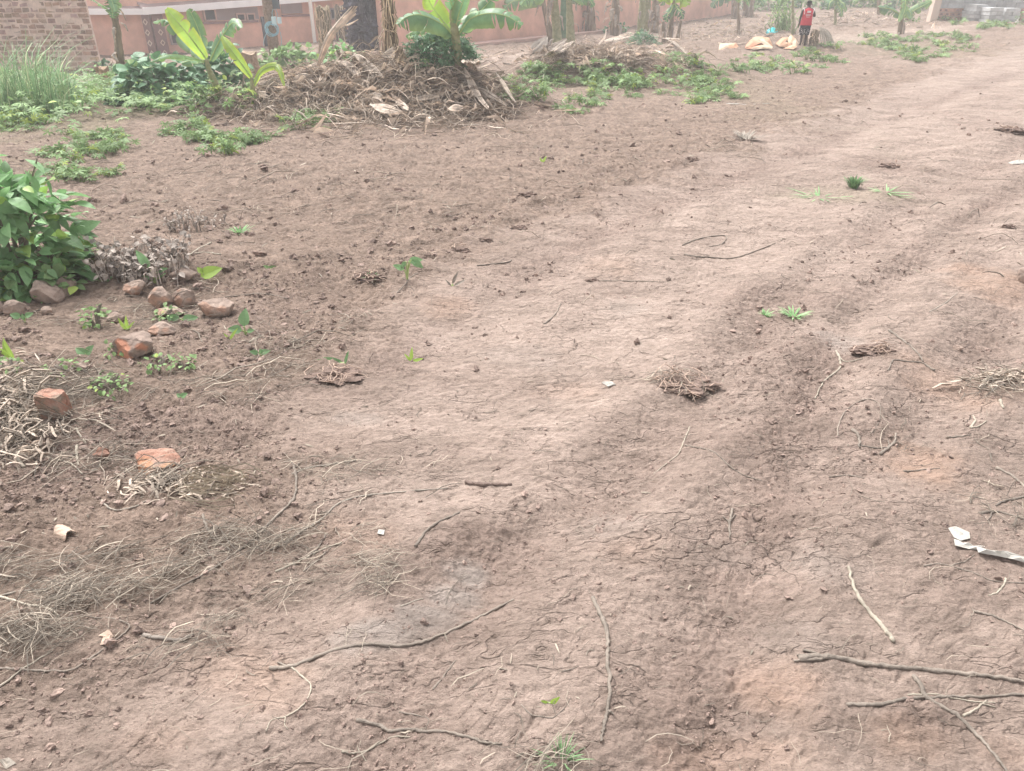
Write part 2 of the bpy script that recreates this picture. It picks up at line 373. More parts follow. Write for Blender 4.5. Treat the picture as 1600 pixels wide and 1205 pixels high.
# ------------------------------------------------------------------ ground material
def ground_mat():
    m = bpy.data.materials.new('red_earth'); m.use_nodes = True; t = m.node_tree; N = t.nodes; L = t.links
    b = N['Principled BSDF']; tc = N.new('ShaderNodeTexCoord'); P = tc.outputs['Object']
    def noise(sc, det=6, ro=.6, vec=P, dist=0):
        n = N.new('ShaderNodeTexNoise'); n.inputs['Scale'].default_value = sc; n.inputs['Detail'].default_value = det
        n.inputs['Roughness'].default_value = ro; n.inputs['Distortion'].default_value = dist; L.new(vec, n.inputs['Vector']); return n.outputs['Fac']
    def ramp(f, p0, c0, p1, c1):
        r = N.new('ShaderNodeValToRGB'); e = r.color_ramp.elements; e[0].position = p0; e[0].color = (*c0, 1); e[1].position = p1; e[1].color = (*c1, 1); L.new(f, r.inputs[0]); return r.outputs[0]
    def mix(f, a, c, bl='MIX'):
        x = N.new('ShaderNodeMix'); x.data_type = 'RGBA'; x.blend_type = bl
        if isinstance(f, float): x.inputs[0].default_value = f
        else: L.new(f, x.inputs[0])
        for s, k in ((a, 6), (c, 7)):
            if isinstance(s, tuple): x.inputs[k].default_value = (*s, 1)
            else: L.new(s, x.inputs[k])
        return x.outputs[2]
    def mth(op, a, c=None, clamp=False):
        x = N.new('ShaderNodeMath'); x.operation = op; x.use_clamp = clamp
        for s, k in ((a, 0), (c, 1)):
            if s is None: continue
            if isinstance(s, (int, float)): x.inputs[k].default_value = s
            else: L.new(s, x.inputs[k])
        return x.outputs[0]
    def attr(n):
        a = N.new('ShaderNodeAttribute'); a.attribute_name = n; return a.outputs['Fac']
    mp = N.new('ShaderNodeMapping'); mp.inputs['Rotation'].default_value = (0, 0, -.62); mp.inputs['Scale'].default_value = (.45, 1, 1); L.new(P, mp.inputs[0]); PS = mp.outputs[0]
    tilled = ramp(noise(7, 9, .78), .36, (.160, .117, .095), .64, (.305, .229, .186))
    crust = ramp(noise(2.6, 11, .76, PS), .34, (.252, .192, .163), .66, (.385, .305, .263))
    c = mix(attr('road'), tilled, crust)
    c = mix(mth('MULTIPLY', attr('loose'), .75), c, ramp(noise(12, 6, .7), .36, (.165, .118, .099), .64, (.278, .208, .178)))  # darker loose soil, also carrying the bank's painted slope shading
    c = mix(mth('MULTIPLY', attr('pale'), .6), c, ramp(noise(5, 6, .7, PS), .34, (.35, .275, .236), .66, (.46, .372, .326)))
    c = mix(mth('MULTIPLY', mth('MULTIPLY', attr('red'), noise(6, 5)), .9, True), c, (.40, .26, .19))
    c = mix(mth('MULTIPLY', attr('wet'), .75), c, ramp(noise(9, 6, .7, PS), .35, (.22, .185, .165), .65, (.38, .335, .305)))
    c = mix(mth('MULTIPLY', attr('green'), .45), c, (.17, .18, .09))
    c = mix(mth('MULTIPLY', attr('straw'), .35), c, ramp(noise(40, 4, .8), .35, (.16, .12, .10), .65, (.34, .28, .22)))
    # organic crumbs and pale chips, then shade painted as specks and creases
    sp = noise(55, 5, .75); c = mix(mth('MULTIPLY', mth('GREATER_THAN', sp, .66), .5), c, (.11, .075, .062))
    s2 = noise(34, 6, .8, PS, .6); c = mix(mth('MULTIPLY', mth('SUBTRACT', s2, .60, True), 3.0, True), c, (.46, .38, .32))
    s3 = noise(17, 7, .75, PS, .8); c = mix(mth('MULTIPLY', mth('SUBTRACT', .42, s3, True), 3.2, True), c, (.15, .105, .09))  # stretched dark specks: flake shadows painted into the soil colour
    c = mix(1.0, c, ramp(noise(46, 8, .82, PS, .4), .36, (.66, .65, .64), .60, (1.15, 1.15, 1.15)), 'MULTIPLY')  # random soil tone, its dark end doubling as painted micro-shading
    c = mix(.85, c, ramp(noise(5.5, 10, .82, PS, .3), .36, (.72, .715, .70), .62, (1.14, 1.14, 1.14)), 'MULTIPLY')
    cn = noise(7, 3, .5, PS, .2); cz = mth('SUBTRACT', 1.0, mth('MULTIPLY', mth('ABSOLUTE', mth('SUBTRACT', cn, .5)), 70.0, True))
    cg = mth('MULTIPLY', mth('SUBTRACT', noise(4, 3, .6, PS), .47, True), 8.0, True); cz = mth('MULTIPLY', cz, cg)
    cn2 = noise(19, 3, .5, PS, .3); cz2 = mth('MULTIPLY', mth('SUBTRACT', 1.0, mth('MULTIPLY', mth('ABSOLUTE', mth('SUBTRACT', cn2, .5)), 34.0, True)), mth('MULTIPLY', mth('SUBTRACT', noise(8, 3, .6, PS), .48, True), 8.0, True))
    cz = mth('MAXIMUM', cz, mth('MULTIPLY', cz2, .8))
    c = mix(mth('MULTIPLY', cz, .3), c, (.12, .085, .068))  # short shadow dashes of the creases, painted into the colour
    # drying cracks, real grooves through bump, plus their shadow painted into the colour
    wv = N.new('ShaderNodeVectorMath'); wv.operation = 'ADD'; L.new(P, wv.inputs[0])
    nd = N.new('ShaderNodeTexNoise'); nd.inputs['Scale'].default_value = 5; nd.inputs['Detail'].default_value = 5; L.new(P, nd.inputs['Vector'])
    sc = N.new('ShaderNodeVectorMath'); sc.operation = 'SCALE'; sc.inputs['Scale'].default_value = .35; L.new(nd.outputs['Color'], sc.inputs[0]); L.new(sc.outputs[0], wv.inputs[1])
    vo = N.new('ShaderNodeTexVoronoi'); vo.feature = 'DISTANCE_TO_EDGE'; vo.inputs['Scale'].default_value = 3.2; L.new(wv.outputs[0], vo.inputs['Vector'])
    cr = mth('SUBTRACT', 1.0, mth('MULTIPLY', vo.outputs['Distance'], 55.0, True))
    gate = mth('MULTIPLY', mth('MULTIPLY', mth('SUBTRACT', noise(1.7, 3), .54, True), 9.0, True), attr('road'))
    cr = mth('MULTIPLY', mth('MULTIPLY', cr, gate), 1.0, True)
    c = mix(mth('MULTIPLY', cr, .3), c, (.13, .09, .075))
    c = mix(1.0, c, (1.0, .985, .965), 'MULTIPLY')
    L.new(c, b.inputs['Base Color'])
    ro = N.new('ShaderNodeMapRange'); ro.inputs[3].default_value = .95; ro.inputs[4].default_value = .55; L.new(attr('wet'), ro.inputs[0]); L.new(ro.outputs[0], b.inputs['Roughness'])
    b.inputs['Specular IOR Level'].default_value = .3
    h = mth('ADD', mth('MULTIPLY', noise(28, 8, .75, PS), .9), mth('MULTIPLY', noise(110, 5, .7), .35))
    h = mth('ADD', h, mth('MULTIPLY', noise(9, 6, .7, PS), .7))
    h = mth('SUBTRACT', h, mth('MULTIPLY', cr, .9)); h = mth('SUBTRACT', h, mth('MULTIPLY', cz, .5))
    bp = N.new('ShaderNodeBump'); bp.inputs['Strength'].default_value = .85; bp.inputs['Distance'].default_value = .025
    L.new(h, bp.inputs['Height']); L.new(bp.outputs[0], b.inputs['Normal'])
    return m
def build_ground():
    ys = [-160, -90, -50, -28, -15, -8, -4, -2, -1, -.4, 0, .3, .5]
    y = .6
    while y < 46:
        ys.append(y); y += .0027*(1+(max(y, .6)/2)**1.5)
    while y < 900: ys.append(y); y += max(.5, y*.03)
    ys = np.array(ys)
    t = np.linspace(-1, 1, 1100)
    e = 1+np.concatenate([np.cumsum(np.geomspace(.004, .6, 40)), 7+np.cumsum(np.geomspace(1.0, 30, 12))])
    t = np.concatenate([-e[::-1], t, e])
    wd = .64*np.maximum(ys, 0)+.75
    wd = np.where(ys > 46, .64*46+.75, wd)+np.where(ys < 0, 0, 0)
    X = wd[:, None]*t[None, :]; Y = np.repeat(ys[:, None], len(t), 1)
    x = X.ravel(); y = Y.ravel()
    zf, rd, lo, wt = fine(x, y)
    near = np.exp(-np.maximum(0, np.abs(x)/(.64*np.clip(y, 0, 46)+.75)-1.6)) * (y > .2)
    z = Hbase(x, y)+zf*near
    nr, nc = X.shape
    i = (np.arange(nr-1)*nc)[:, None]+np.arange(nc-1)[None, :]
    Q = np.stack([i, i+1, i+nc+1, i+nc], -1).reshape(-1, 4)
    a = dict(road=rd, loose=lo, wet=wt, red=bmask(B_RED, x, y), pale=bmask(B_PALE, x, y), straw=bmask(B_STRAW, x, y), green=bmask(B_GREEN, x, y))
    me = mesh('ground', np.stack([x, y, z], 1), Q, None, True, a)
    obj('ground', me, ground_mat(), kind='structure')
build_ground()

# ------------------------------------------------------------------ the plots: scattered soil clods, straw, chips
def inview(x, y): return np.abs(x) < .70*y+.9
def sample_view(n, ymin, ymax, pw=1.0):
    """random ground spots, spread evenly over the picture rather than over the land"""
    u = rng.uniform(-60, 1660, n); v = rng.uniform(-20, 1230, n)
    a = (u-800)/FPX; b = (v-602.5)/FPX
    dx, dy, dz = a, CP-b*SP, -SP-b*CP
    y = np.full(n, 4.0)
    for _ in range(25):
        k = y/dy; z = Hbase(dx*k, y); y = .4*y+.6*np.clip((z-CAMH)/dz*dy, .4, 60)
    return dx/dy*y, y
def clods():
    n = 130000
    x, y = sample_view(n, 1, 40)
    zf, rd, lo, wt = fine(x, y)
    p = (1-rd)*.34 + lo*.6 + .08
    p *= np.where(y > 20, .35, 1)*np.clip(1.15-y/22, .35, 1)*np.clip(.25+2.2*(gn(x*1.1, y*1.1, 65)+.25)+.8*gn(x*4, y*4, 66), .06, 1.3)
    k = rng.uniform(0, 1, n) < p
    x, y, zf, rd = x[k], y[k], zf[k], rd[k]; n = len(x); idx0 = np.arange(n)
    z = Hbase(x, y)+zf
    d = np.sqrt(x*x+y*y+1.5)
    s = (.0013+rng.gamma(.5, .0034, n))*np.clip(d/2.6, .75, 4.5)*(1-.35*rd)
    s = np.clip(s*np.interp(y, [3.5, 8, 20], [1, .62, .62]), 0, np.interp(y, [2, 6], [.013, .035]))
    V0, F0 = ico(1)
    out = MB()
    idx = rng.integers(0, 6, n)
    for q in range(6):
        m = idx == q
        T = V0*(1+.32*rng.normal(0, 1, (len(V0), 1)))*[1.1, .9, .62]
        A = randframes(m.sum(), 1.0)
        P = np.stack([x[m], y[m], z[m]+s[m]*.15], 1)
        tv = rng.uniform(.85, 1.4, (m.sum(), 1))*np.array([[1, 1, 1]])+rd[idx0][m][:, None]*.08
        V, F, t = place(T, F0, P, A, s[m][:, None]*rng.uniform(.7, 1.4, (m.sum(), 3)), tv)
        out.add(V, F, t)
    out.build('soil_clods', M['clod'], kind='stuff', label='loose crumbs and clods of reddish brown soil strewn over the ground', cat='soil')
clods()

def strands(n, x, y, L, rad, lift, mb, tint, bend=.35, ang=None, z=None, tiltmax=.25):
    """n thin bent straws: three-sided, five stations"""
    a = rng.uniform(0, 2*math.pi, n) if ang is None else ang
    st = np.linspace(-.5, .5, 5)
    cu = rng.normal(0, bend, n); cz = np.abs(rng.normal(0, tiltmax, n))*L; sk = rng.normal(0, .12, (n, 5))
    dx, dy = np.cos(a), np.sin(a)
    px_ = x[:, None]+dx[:, None]*L[:, None]*st - dy[:, None]*L[:, None]*(cu[:, None]*(st**2-.1)+sk*.35)
    py_ = y[:, None]+dy[:, None]*L[:, None]*st + dx[:, None]*L[:, None]*(cu[:, None]*(st**2-.1)+sk*.35)
    g = H(px_.ravel(), py_.ravel()).reshape(px_.shape)
    pz_ = np.maximum(g, g.mean(1)[:, None]) + lift[:, None]*rng.uniform(0, 1, (n, 1)) + rad[:, None] + cz[:, None]*rng.uniform(0, 1, (n, 1))*np.sin((st+.5)*math.pi)[None]
    P = np.stack([px_, py_, pz_], 2)
    T = np.gradient(P, axis=1); T /= np.linalg.norm(T, axis=2)[..., None]+1e-9
    A = np.cross(T, [0, 0, 1.0]); A /= np.linalg.norm(A, axis=2)[..., None]+1e-9; B = np.cross(A, T)
    taper = np.array([.75, 1, 1, .9, .5])
    V = []
    for k in range(3):
        c, s = math.cos(k*2.094+.5), math.sin(k*2.094+.5)
        V.append(P+(A*c+B*s)*rad[:, None, None]*taper[None, :, None])
    V = np.stack(V, 2).reshape(-1, 3)            # n,5,3
    i = (np.arange(n)*15)[:, None, None]+(np.arange(4)*3)[None, :, None]; j = np.arange(3)[None, None, :]; k = (j+1) % 3
    Q = np.stack([i+j, i+k, i+3+k, i+3+j], -1).reshape(-1, 4)
    mb.add(V, Q, np.repeat(tint, 15, axis=0))
def straw():
    mb = MB()
    n = 300000
    x, y = sample_view(n, 1, 30)
    m = bmask(B_STRAW, x, y, .6)
    k = (rng.uniform(0, 1, n) < m**1.4*.25+.0028) & (y < 26)
    x, y = x[k], y[k]; m = m[k]; n = len(x)
    d = np.sqrt(x*x+y*y+2.7)
    L = rng.gamma(2.2, .05, n)*np.clip(d/3, .8, 2.5)*(.5+.7*m)+.015; L = np.clip(L, .02, .5)
    rad = (.0005+rng.gamma(1.4, .00038, n))*np.clip(d/3.0, .8, 2.4)
    g = rng.uniform(0, 1, n)
    g = np.where(rng.uniform(0, 1, n) < .38, g*.15-.2, g**1.4); tint = np.stack([.55+.95*g, .53+.92*g, .51+.87*g], 1)
    ang = np.where(rng.uniform(0, 1, n) < .6, rng.normal(.55, .5, n), rng.uniform(0, 6.28, n))
    strands(n, x, y, L, rad, .035*m, mb, tint, ang=ang)
    mb.build('straw_litter', M['straw'], kind='stuff', label='dry grass stalks and thin roots littering the soil', cat='straw')
    print('straws', n)
straw()
def chips():
    mb = MB()
    n = 5200; x, y = sample_view(n, 1, 30)
    k = (y < 26) & (rng.uniform(0, 1, n) < np.where(road_sd(x, y) > 0, .07, .8)); x, y = x[k], y[k]; n = len(x)
    z = H(x, y); d = np.sqrt(x*x+y*y+2.7)
    T = np.array([[-1, -.3, 0], [-.2, -.45, .12], [.8, -.15, 0], [1, .15, .05], [.1, .4, .15], [-.8, .3, .02]]); F = np.array([[0, 1, 4, 5], [1, 2, 3, 4]])
    A = randframes(n, .9); s = rng.uniform(.003, .012, n)*np.clip(d/3.2, .8, 2.6)
    g = rng.uniform(.7, 1.5, (n, 1))*np.array([[1, .97, .92]])
    V, F, t = place(T, F, np.stack([x, y, z+s*.3], 1), A, s[:, None]*np.stack([rng.uniform(.8, 2.2, n), rng.uniform(.3, .8, n), np.ones(n)], 1), g*rng.uniform(.55, 1.0, (n, 1))); mb.add(V, F, t)
    mb.build('leaf_chips', M['straw'], kind='stuff', label='pale scraps of dry leaf and bark dotted over the soil', cat='leaf scraps')
chips()

# ------------------------------------------------------------------ sticks and roots lying on the ground
def stick(pts, tpx, kind, label, name='stick', cat='stick', taper=.55, rough=.12, lift=0, branches=(), group=None, sidev=None):
    W = [Gf(u, v) for u, v in pts]
    C = catmull(W, 7)
    base = px(W[len(W)//2], tpx)*.5
    n = len(C); r = base*np.linspace(1, taper, n)*(1+rough*rng.normal(0, 1, n)*.9)*(1+.22*(rng.uniform(0, 1, n) < .1))
    C[:, 0] += rng.normal(0, base*.22, n); C[:, 1] += rng.normal(0, base*.22, n)
    hz = H(C[:, 0], C[:, 1])
    seg = np.convolve(np.pad(np.maximum(hz, np.interp(np.arange(n), [0, n-1], [hz[0], hz[-1]])-.02), 3, 'edge'), np.ones(7)/7, 'valid')
    C[:, 2] = np.maximum(seg, hz)*.5+seg*.5+base*.38+lift
    o = C[n//2].copy(); o[2] -= base
    mb = MB()
    tt = rng.uniform(.85, 1.15)
    V, F = tube(C, r, 8); mb.add(V+rng.normal(0, base*.05, V.shape), F, (tt, tt, tt))
    for b in branches:
        W2 = [Gf(u, v) for u, v in b]; C2 = catmull(W2, 5); h2 = H(C2[:, 0], C2[:, 1]); C2[:, 2] = h2+base*.6+lift
        C2[0] = C[np.argmin(np.linalg.norm(C-C2[0], axis=1))]
        V, F = tube(C2, base*np.linspace(.7, .35, len(C2)), 6); mb.add(V, F, (tt, tt, tt))
    return mb.build(name, M[kind], origin=tuple(o), label=label, cat=cat, group=group, smooth=True)
ST = [
 ([(1246,1037),(1300,1033),(1370,1041),(1443,1047),(1519,1055),(1600,1067),(1690,1080)], 9, 'wood', 'long thick grey stick with a frayed end crossing the lower right edge', 'stick', [[(1290,1035),(1265,1028),(1252,1024)],[(1285,1036),(1262,1040),(1238,1040)],[(1295,1034),(1270,1033),(1243,1031)]]),
 ([(1322,1107),(1376,1102),(1418,1093),(1468,1090),(1556,1088),(1660,1080)], 6, 'wood', 'dark straight stick lying just below the long frayed stick', 'stick', []),
 ([(1428,1056),(1437,1071),(1452,1094),(1493,1119),(1527,1149),(1552,1180),(1575,1210),(1590,1240)], 8, 'wood', 'bent grey stick curving down out of the bottom right corner', 'stick', []),
 ([(1397,1003),(1384,989),(1368,970),(1347,947),(1332,922),(1324,893)], 8, 'palewood', 'short grey stick with peeling bark and a cut end right of centre', 'stick', []),
 ([(1443,884),(1472,883),(1519,897),(1560,910),(1640,913)], 2.6, 'wood', 'thin brown root running under the white torn plastic', 'root', [[(1484,886),(1505,880),(1522,868)]]),
 ([(1571,905),(1568,915),(1558,926),(1544,931)], 3.5, 'palewood', 'short pale hooked root by the right edge below the torn plastic', 'root', []),
 ([(1519,955),(1548,962),(1577,975),(1620,1000)], 4.5, 'wood', 'rough grey twig leaving the right edge above the frayed stick', 'twig', []),
 ([(1556,733),(1577,744),(1600,763),(1630,790)], 5, 'wood', 'dark bent twig at the right edge, highest of that group', 'twig', []),
 ([(1640,775),(1600,779),(1569,784),(1556,792)], 5, 'wood', 'dark twig pointing left at the right edge above the forked root', 'twig', []),
 ([(1529,804),(1556,802),(1577,807),(1630,824)], 4.5, 'wood', 'grey forked root by the right edge above the torn plastic', 'root', [[(1548,803),(1545,795),(1533,787)],[(1548,803),(1547,810),(1542,817)]]),
 ([(1418,1086),(1452,1085),(1485,1090),(1519,1096),(1556,1098)], 3, 'palewood', 'thin pale root lying against the dark straight stick', 'root', []),
 ([(1504,1120),(1523,1109),(1542,1094)], 4, 'palewood', 'short pale forked root under the dark straight stick', 'root', [[(1533,1100),(1548,1103),(1556,1104)]]),
 ([(1307,545),(1314,560),(1314,570),(1308,576),(1296,584),(1285,596),(1275,616)], 3.6, 'palewood', 'crooked bleached white root standing out on the brown track', 'root', [[(1311,555),(1327,564),(1347,562)]]),
 ([(1387,522),(1410,537),(1430,555),(1441,569)], 4, 'wood', 'grey slanting twig right of the dark dung lump', 'twig', []),
 ([(1460,579),(1440,571),(1420,571),(1395,571),(1385,588)], 3.4, 'wood', 'bent twig with a downturned end below the slanting twig', 'twig', []),
 ([(1309,680),(1310,665),(1320,647),(1340,634),(1360,632),(1374,641),(1372,662),(1360,677)], 2, 'wood', 'thin dark vine bent into an open loop on the track', 'vine', []),
 ([(1332,672),(1342,682),(1344,699)], 6, 'wood', 'stubby root end just below the looped vine', 'root', []),
 ([(1375,706),(1392,692),(1400,682),(1401,672)], 5, 'wood', 'knotty grey root right of the stubby root end', 'root', [[(1392,692),(1389,684)],[(1396,688),(1405,686)]]),
 ([(1345,695),(1366,697),(1387,696)], 3, 'wood', 'dark straight twig between the two knotty roots', 'twig', []),
 ([(1412,737),(1440,736),(1467,736)], 2.6, 'wood', 'dark straight straw lying level on its own on the pale track', 'twig', []),
 ([(1297,740),(1325,740),(1350,746)], 2.4, 'wood', 'thin dark twig lying level left of the dark straw', 'twig', []),
 ([(1480,682),(1497,684),(1515,684)], 4, 'wood', 'short dark split twig right of the rut edge', 'twig', []),
 ([(1450,495),(1475,480),(1495,461)], 1.8, 'straw', 'thin pale stalk slanting up right above the small round stone', 'stalk', []),
 ([(1560,631),(1566,646)], 5.5, 'palewood', 'pale stub of wood near the right edge', 'twig', []),
 ([(1515,673),(1522,662),(1519,652)], 3.6, 'palewood', 'small pale curved root next to a forked straw', 'root', [[(1515,673),(1528,671),(1540,664)]]),
 ([(1069,399),(1085,402),(1115,404),(1145,404),(1175,395),(1212,381)], 2.6, 'wood', 'long thin curved twig sagging across the upper middle track', 'twig', []),
 ([(1066,384),(1090,375),(1125,370),(1135,373),(1127,383),(1107,386)], 2.4, 'wood', 'dark hook shaped twig above the long curved twig', 'twig', []),
 ([(850,509),(865,496),(877,477)], 3, 'wood', 'short curved twig alone in the middle of the pale track', 'twig', []),
 ([(925,442),(960,441),(1000,441),(1037,441)], 2, 'wood', 'long dark stalk lying level behind the middle of the track', 'stalk', []),
 ([(1079,659),(1070,682),(1060,706),(1045,718),(1022,738)], 2.4, 'palewood', 'pale curved root upright in the middle of the lower track', 'root', []),
 ([(1071,692),(1090,705),(1115,720),(1137,734),(1162,745),(1190,752)], 2.8, 'wood', 'straight thin twig running down right from the pale curved root', 'twig', []),
 ([(1145,793),(1141,815),(1142,835)], 4.5, 'wood', 'short grey forked root by the centre right dark patch', 'root', [[(1141,812),(1130,806)],[(1141,812),(1150,800)]]),
 ([(650,864),(667,839),(690,822),(718,807)], 5, 'wood', 'curved grey stick beside the loose dark soil left of centre', 'stick', []),
 ([(422,861),(473,833),(501,815),(529,791),(569,777),(625,769),(700,763)], 3.4, 'straw', 'long pale cane curving from the litter across the track', 'cane', []),
 ([(484,871),(498,856),(511,836)], 5, 'wood', 'short dark stick leaning across pale straw left of centre', 'stick', []),
 ([(430,893),(470,877),(501,862),(535,851)], 4, 'palewood', 'pale peeled stick lying under the short dark stick', 'stick', []),
 ([(475,894),(495,877),(518,859)], 3.4, 'wood', 'grey straight twig below the pale peeled stick', 'twig', []),
 ([(459,729),(464,757),(459,786),(439,807),(394,849),(337,892),(281,923),(238,950)], 5, 'wood', 'long grey vine stem bordering the straw litter', 'vine', [[(459,729),(452,722)],[(460,735),(470,728)]]),
 ([(457,746),(485,734),(512,728),(557,719)], 3.6, 'straw', 'pale straight stalk pointing away from the top of the grey vine', 'stalk', []),
 ([(0,1046),(34,1050),(104,1052),(141,1038),(169,1019),(197,996),(202,983),(157,976),(135,967)], 3.4, 'wood', 'long thin root bending back on itself in the lower left', 'root', []),
 ([(-20,1090),(0,1074),(39,1049),(84,1022)], 4.2, 'palewood', 'pale straight stick crossing the left edge near the bottom', 'stick', []),
 ([(-15,930),(0,934),(39,948),(79,960),(96,973)], 4.5, 'palewood', 'pale cane entering from the left edge above the long thin root', 'cane', []),
 ([(-15,935),(40,926),(93,920)], 3.4, 'straw', 'thin pale cane lying level at the left edge', 'cane', []),
 ([(318,810),(322,824),(329,838),(345,853),(363,865)], 4.6, 'wood', 'brown curved twig standing out in the straw litter', 'twig', []),
 ([(160,786),(170,797),(190,801),(212,797),(231,788)], 3.2, 'straw', 'curled pale stalk shaped like a bowl in the litter', 'stalk', []),
 ([(422,1046),(456,1045),(512,1028),(574,1012),(639,1003),(695,980),(751,955),(802,934)], 6.5, 'wood', 'long smooth grey stick over the damp patch at bottom centre', 'stick', [[(450,1046),(440,1040),(434,1038)]]),
 ([(555,1118),(591,1122),(611,1132),(639,1131),(661,1136),(704,1146),(751,1166),(785,1171)], 6, 'wood', 'wavy brown stick at the bottom centre left', 'stick', []),
 ([(456,1046),(473,1064),(488,1082),(476,1108),(451,1125),(427,1132),(417,1149)], 3.2, 'palewood', 'bleached forked root trailing down from the long smooth stick', 'root', [[(448,1127),(446,1138),(451,1145)]]),
 ([(676,1070),(694,1050),(712,1028)], 4, 'wood', 'short straight twig below the long smooth stick', 'twig', []),
 ([(622,1102),(653,1111),(669,1119),(664,1133)], 2.4, 'wood', 'thin root arching above the wavy brown stick', 'root', []),
 ([(625,949),(643,939),(661,932)], 2.6, 'straw', 'short pale straw above the long smooth stick', 'straw', []),
 ([(532,1164),(548,1164),(570,1158),(608,1142),(640,1142)], 3.4, 'palewood', 'pale ragged root below the wavy brown stick', 'root', [[(560,1162),(556,1152)],[(562,1162),(570,1174)]]),
 ([(925,938),(935,962),(948,996),(948,1035),(952,1074),(949,1114),(943,1142),(938,1166)], 8, 'wood', 'long upright grey stick alone at bottom centre', 'stick', [[(952,1118),(958,1122)]]),
 ([(814,1110),(828,1123),(845,1125),(865,1126),(880,1114),(891,1098)], 2.4, 'wood', 'thin root curled below the small yellow leaf', 'root', []),
 ([(877,1056),(890,1053),(904,1049)], 2, 'wood', 'tiny dark straw left of the upright grey stick', 'straw', []),
 ([(1135,165),(1170,165.5),(1202,165)], 1.8, 'plastic_white', 'straight white cane lying far up the tilled soil', 'cane', []),
 ([(4,560),(5,580),(5,611)], 7, 'palewood', 'bleached white cane standing at the left edge', 'cane', []),
 ([(-10,640),(36,646),(67,650)], 6, 'palewood', 'thick dry cane level at the left edge by the red brick', 'cane', []),
 ([(-10,662),(51,675),(89,681)], 4.5, 'palewood', 'thin dry cane below the red brick at the left edge', 'cane', []),
 ([(-10,690),(22,715),(40,732)], 7.5, 'palewood', 'thick dry cane slanting down at the left edge', 'cane', []),
 ([(49,712),(82,718),(110,724),(130,742)], 3.4, 'palewood', 'thin branching twig below the dry canes', 'twig', []),
 ([(120,675),(128,686),(136,695)], 3.8, 'palewood', 'short pale stick between the canes and the orange fragments', 'stick', []),
 ([(121,700),(120,712),(122,725)], 5, 'palewood', 'stubby pale twig upright left of the orange fragments', 'twig', []),
 ([(390,538),(402,530),(412,525)], 4, 'palewood', 'short pale broken stick right of the sprouting leaf', 'stick', []),
 ([(300,492),(340,470),(400,463),(450,470)], 2.4, 'wood', 'dark thin vine arching over the grey rock', 'vine', []),
 ([(225,996),(276,1003),(304,992)], 7, 'deadleaf', 'dry brown husk folded over at the lower left', 'husk', []),
 ([(725,756),(760,762),(800,764)], 8, 'clod', 'dark piece of bark sunk in the middle of the track', 'bark', []),
 ([(612,470),(640,445),(652,436)], 2.2, 'wood', 'thin dry twig beside the leafy sprout', 'twig', []),
 ([(745,420),(790,413),(800,408)], 2.4, 'wood', 'thin dark twig on the border of the track by the yellow grass', 'twig', []),
 ([(330,385),(300,398),(285,402)], 3, 'palewood', 'dry flower stalk right of the withered weeds', 'stalk', []),
 ([(345,398),(320,395),(290,401)], 3, 'palewood', 'dry forked stalk below the flower stalk', 'stalk', []),
 ([(870,1177),(885,1184),(912,1192)], 4, 'straw', 'pale broken stalk across the grass tuft at the bottom', 'stalk', []),
]
for pts, t, k, lab, nm, br in ST:
    stick(pts, t, k, lab, name=nm, cat=nm, branches=br)

# ------------------------------------------------------------------ rocks, bricks, lumps
def rock(box_, kind, label, name='rock', cat='rock', flat=.75, seed=0, patch=None, sink=.2, ang=.0, square=0.0):
    u0, v0, u1, v1 = box_
    c = Gf((u0+u1)/2, v1-(v1-v0)*.22); wd = px(c, u1-u0)/2; ht = px(c, v1-v0)*.62
    r = np.random.default_rng(int(u0*7+v0)+seed+2000)
    V, F = ico(3)
    pl = r.normal(0, 1, (14, 3)); pl /= np.linalg.norm(pl, axis=1)[:, None]; dd = r.uniform(.60, .92, 14)
    if square:
        pl = np.array([[1,0,0],[-1,0,0],[0,1,0],[0,-1,0],[0,0,1],[0,0,-1]], float)+r.normal(0, .09, (6, 3)); dd = r.uniform(.55, .72, 6)
    for p, q in zip(pl, dd):
        k = V@p; V = V-np.maximum(0, k-q)[:, None]*p*.93
    V = V*(1+(.22 if kind == 'brickred' and not square else .05)*gn(V[:, 0]*1.7+u0, V[:, 1]*1.7+v0, 8)[:, None][:, 0]+.05*gn(V[:, 0]*3+u0, V[:, 1]*3+V[:, 2]*2, 5)+.03*gn(V[:, 0]*9+u0, V[:, 1]*9+V[:, 2]*7, 6))[:, None]
    V /= np.abs(V).max(0)
    V = V*[wd, wd*r.uniform(.65, .9), ht*.8]
    c2, s2 = math.cos(ang), math.sin(ang); V = np.stack([V[:, 0]*c2-V[:, 2]*s2, V[:, 1], V[:, 0]*s2+V[:, 2]*c2], 1)
    t = np.ones((len(V), 3))*r.uniform(.8, 1.15)
    if patch is not None:
        k = gn(V[:, 0]/wd*1.4+7, V[:, 2]/wd*1.6+V[:, 1]/wd, 9)+.6*(-V[:, 1]/wd)-.15
        k = sst(.1, .22, k)[:, None]; t = t*(1-k)+np.array(patch)*k
    o = (c[0], c[1], c[2]+ht*.8*(1-sink*2))
    mb = MB().add(V+np.array(o), F, t)
    return mb.build(name, M[kind], origin=o, label=label, cat=cat, smooth=False)
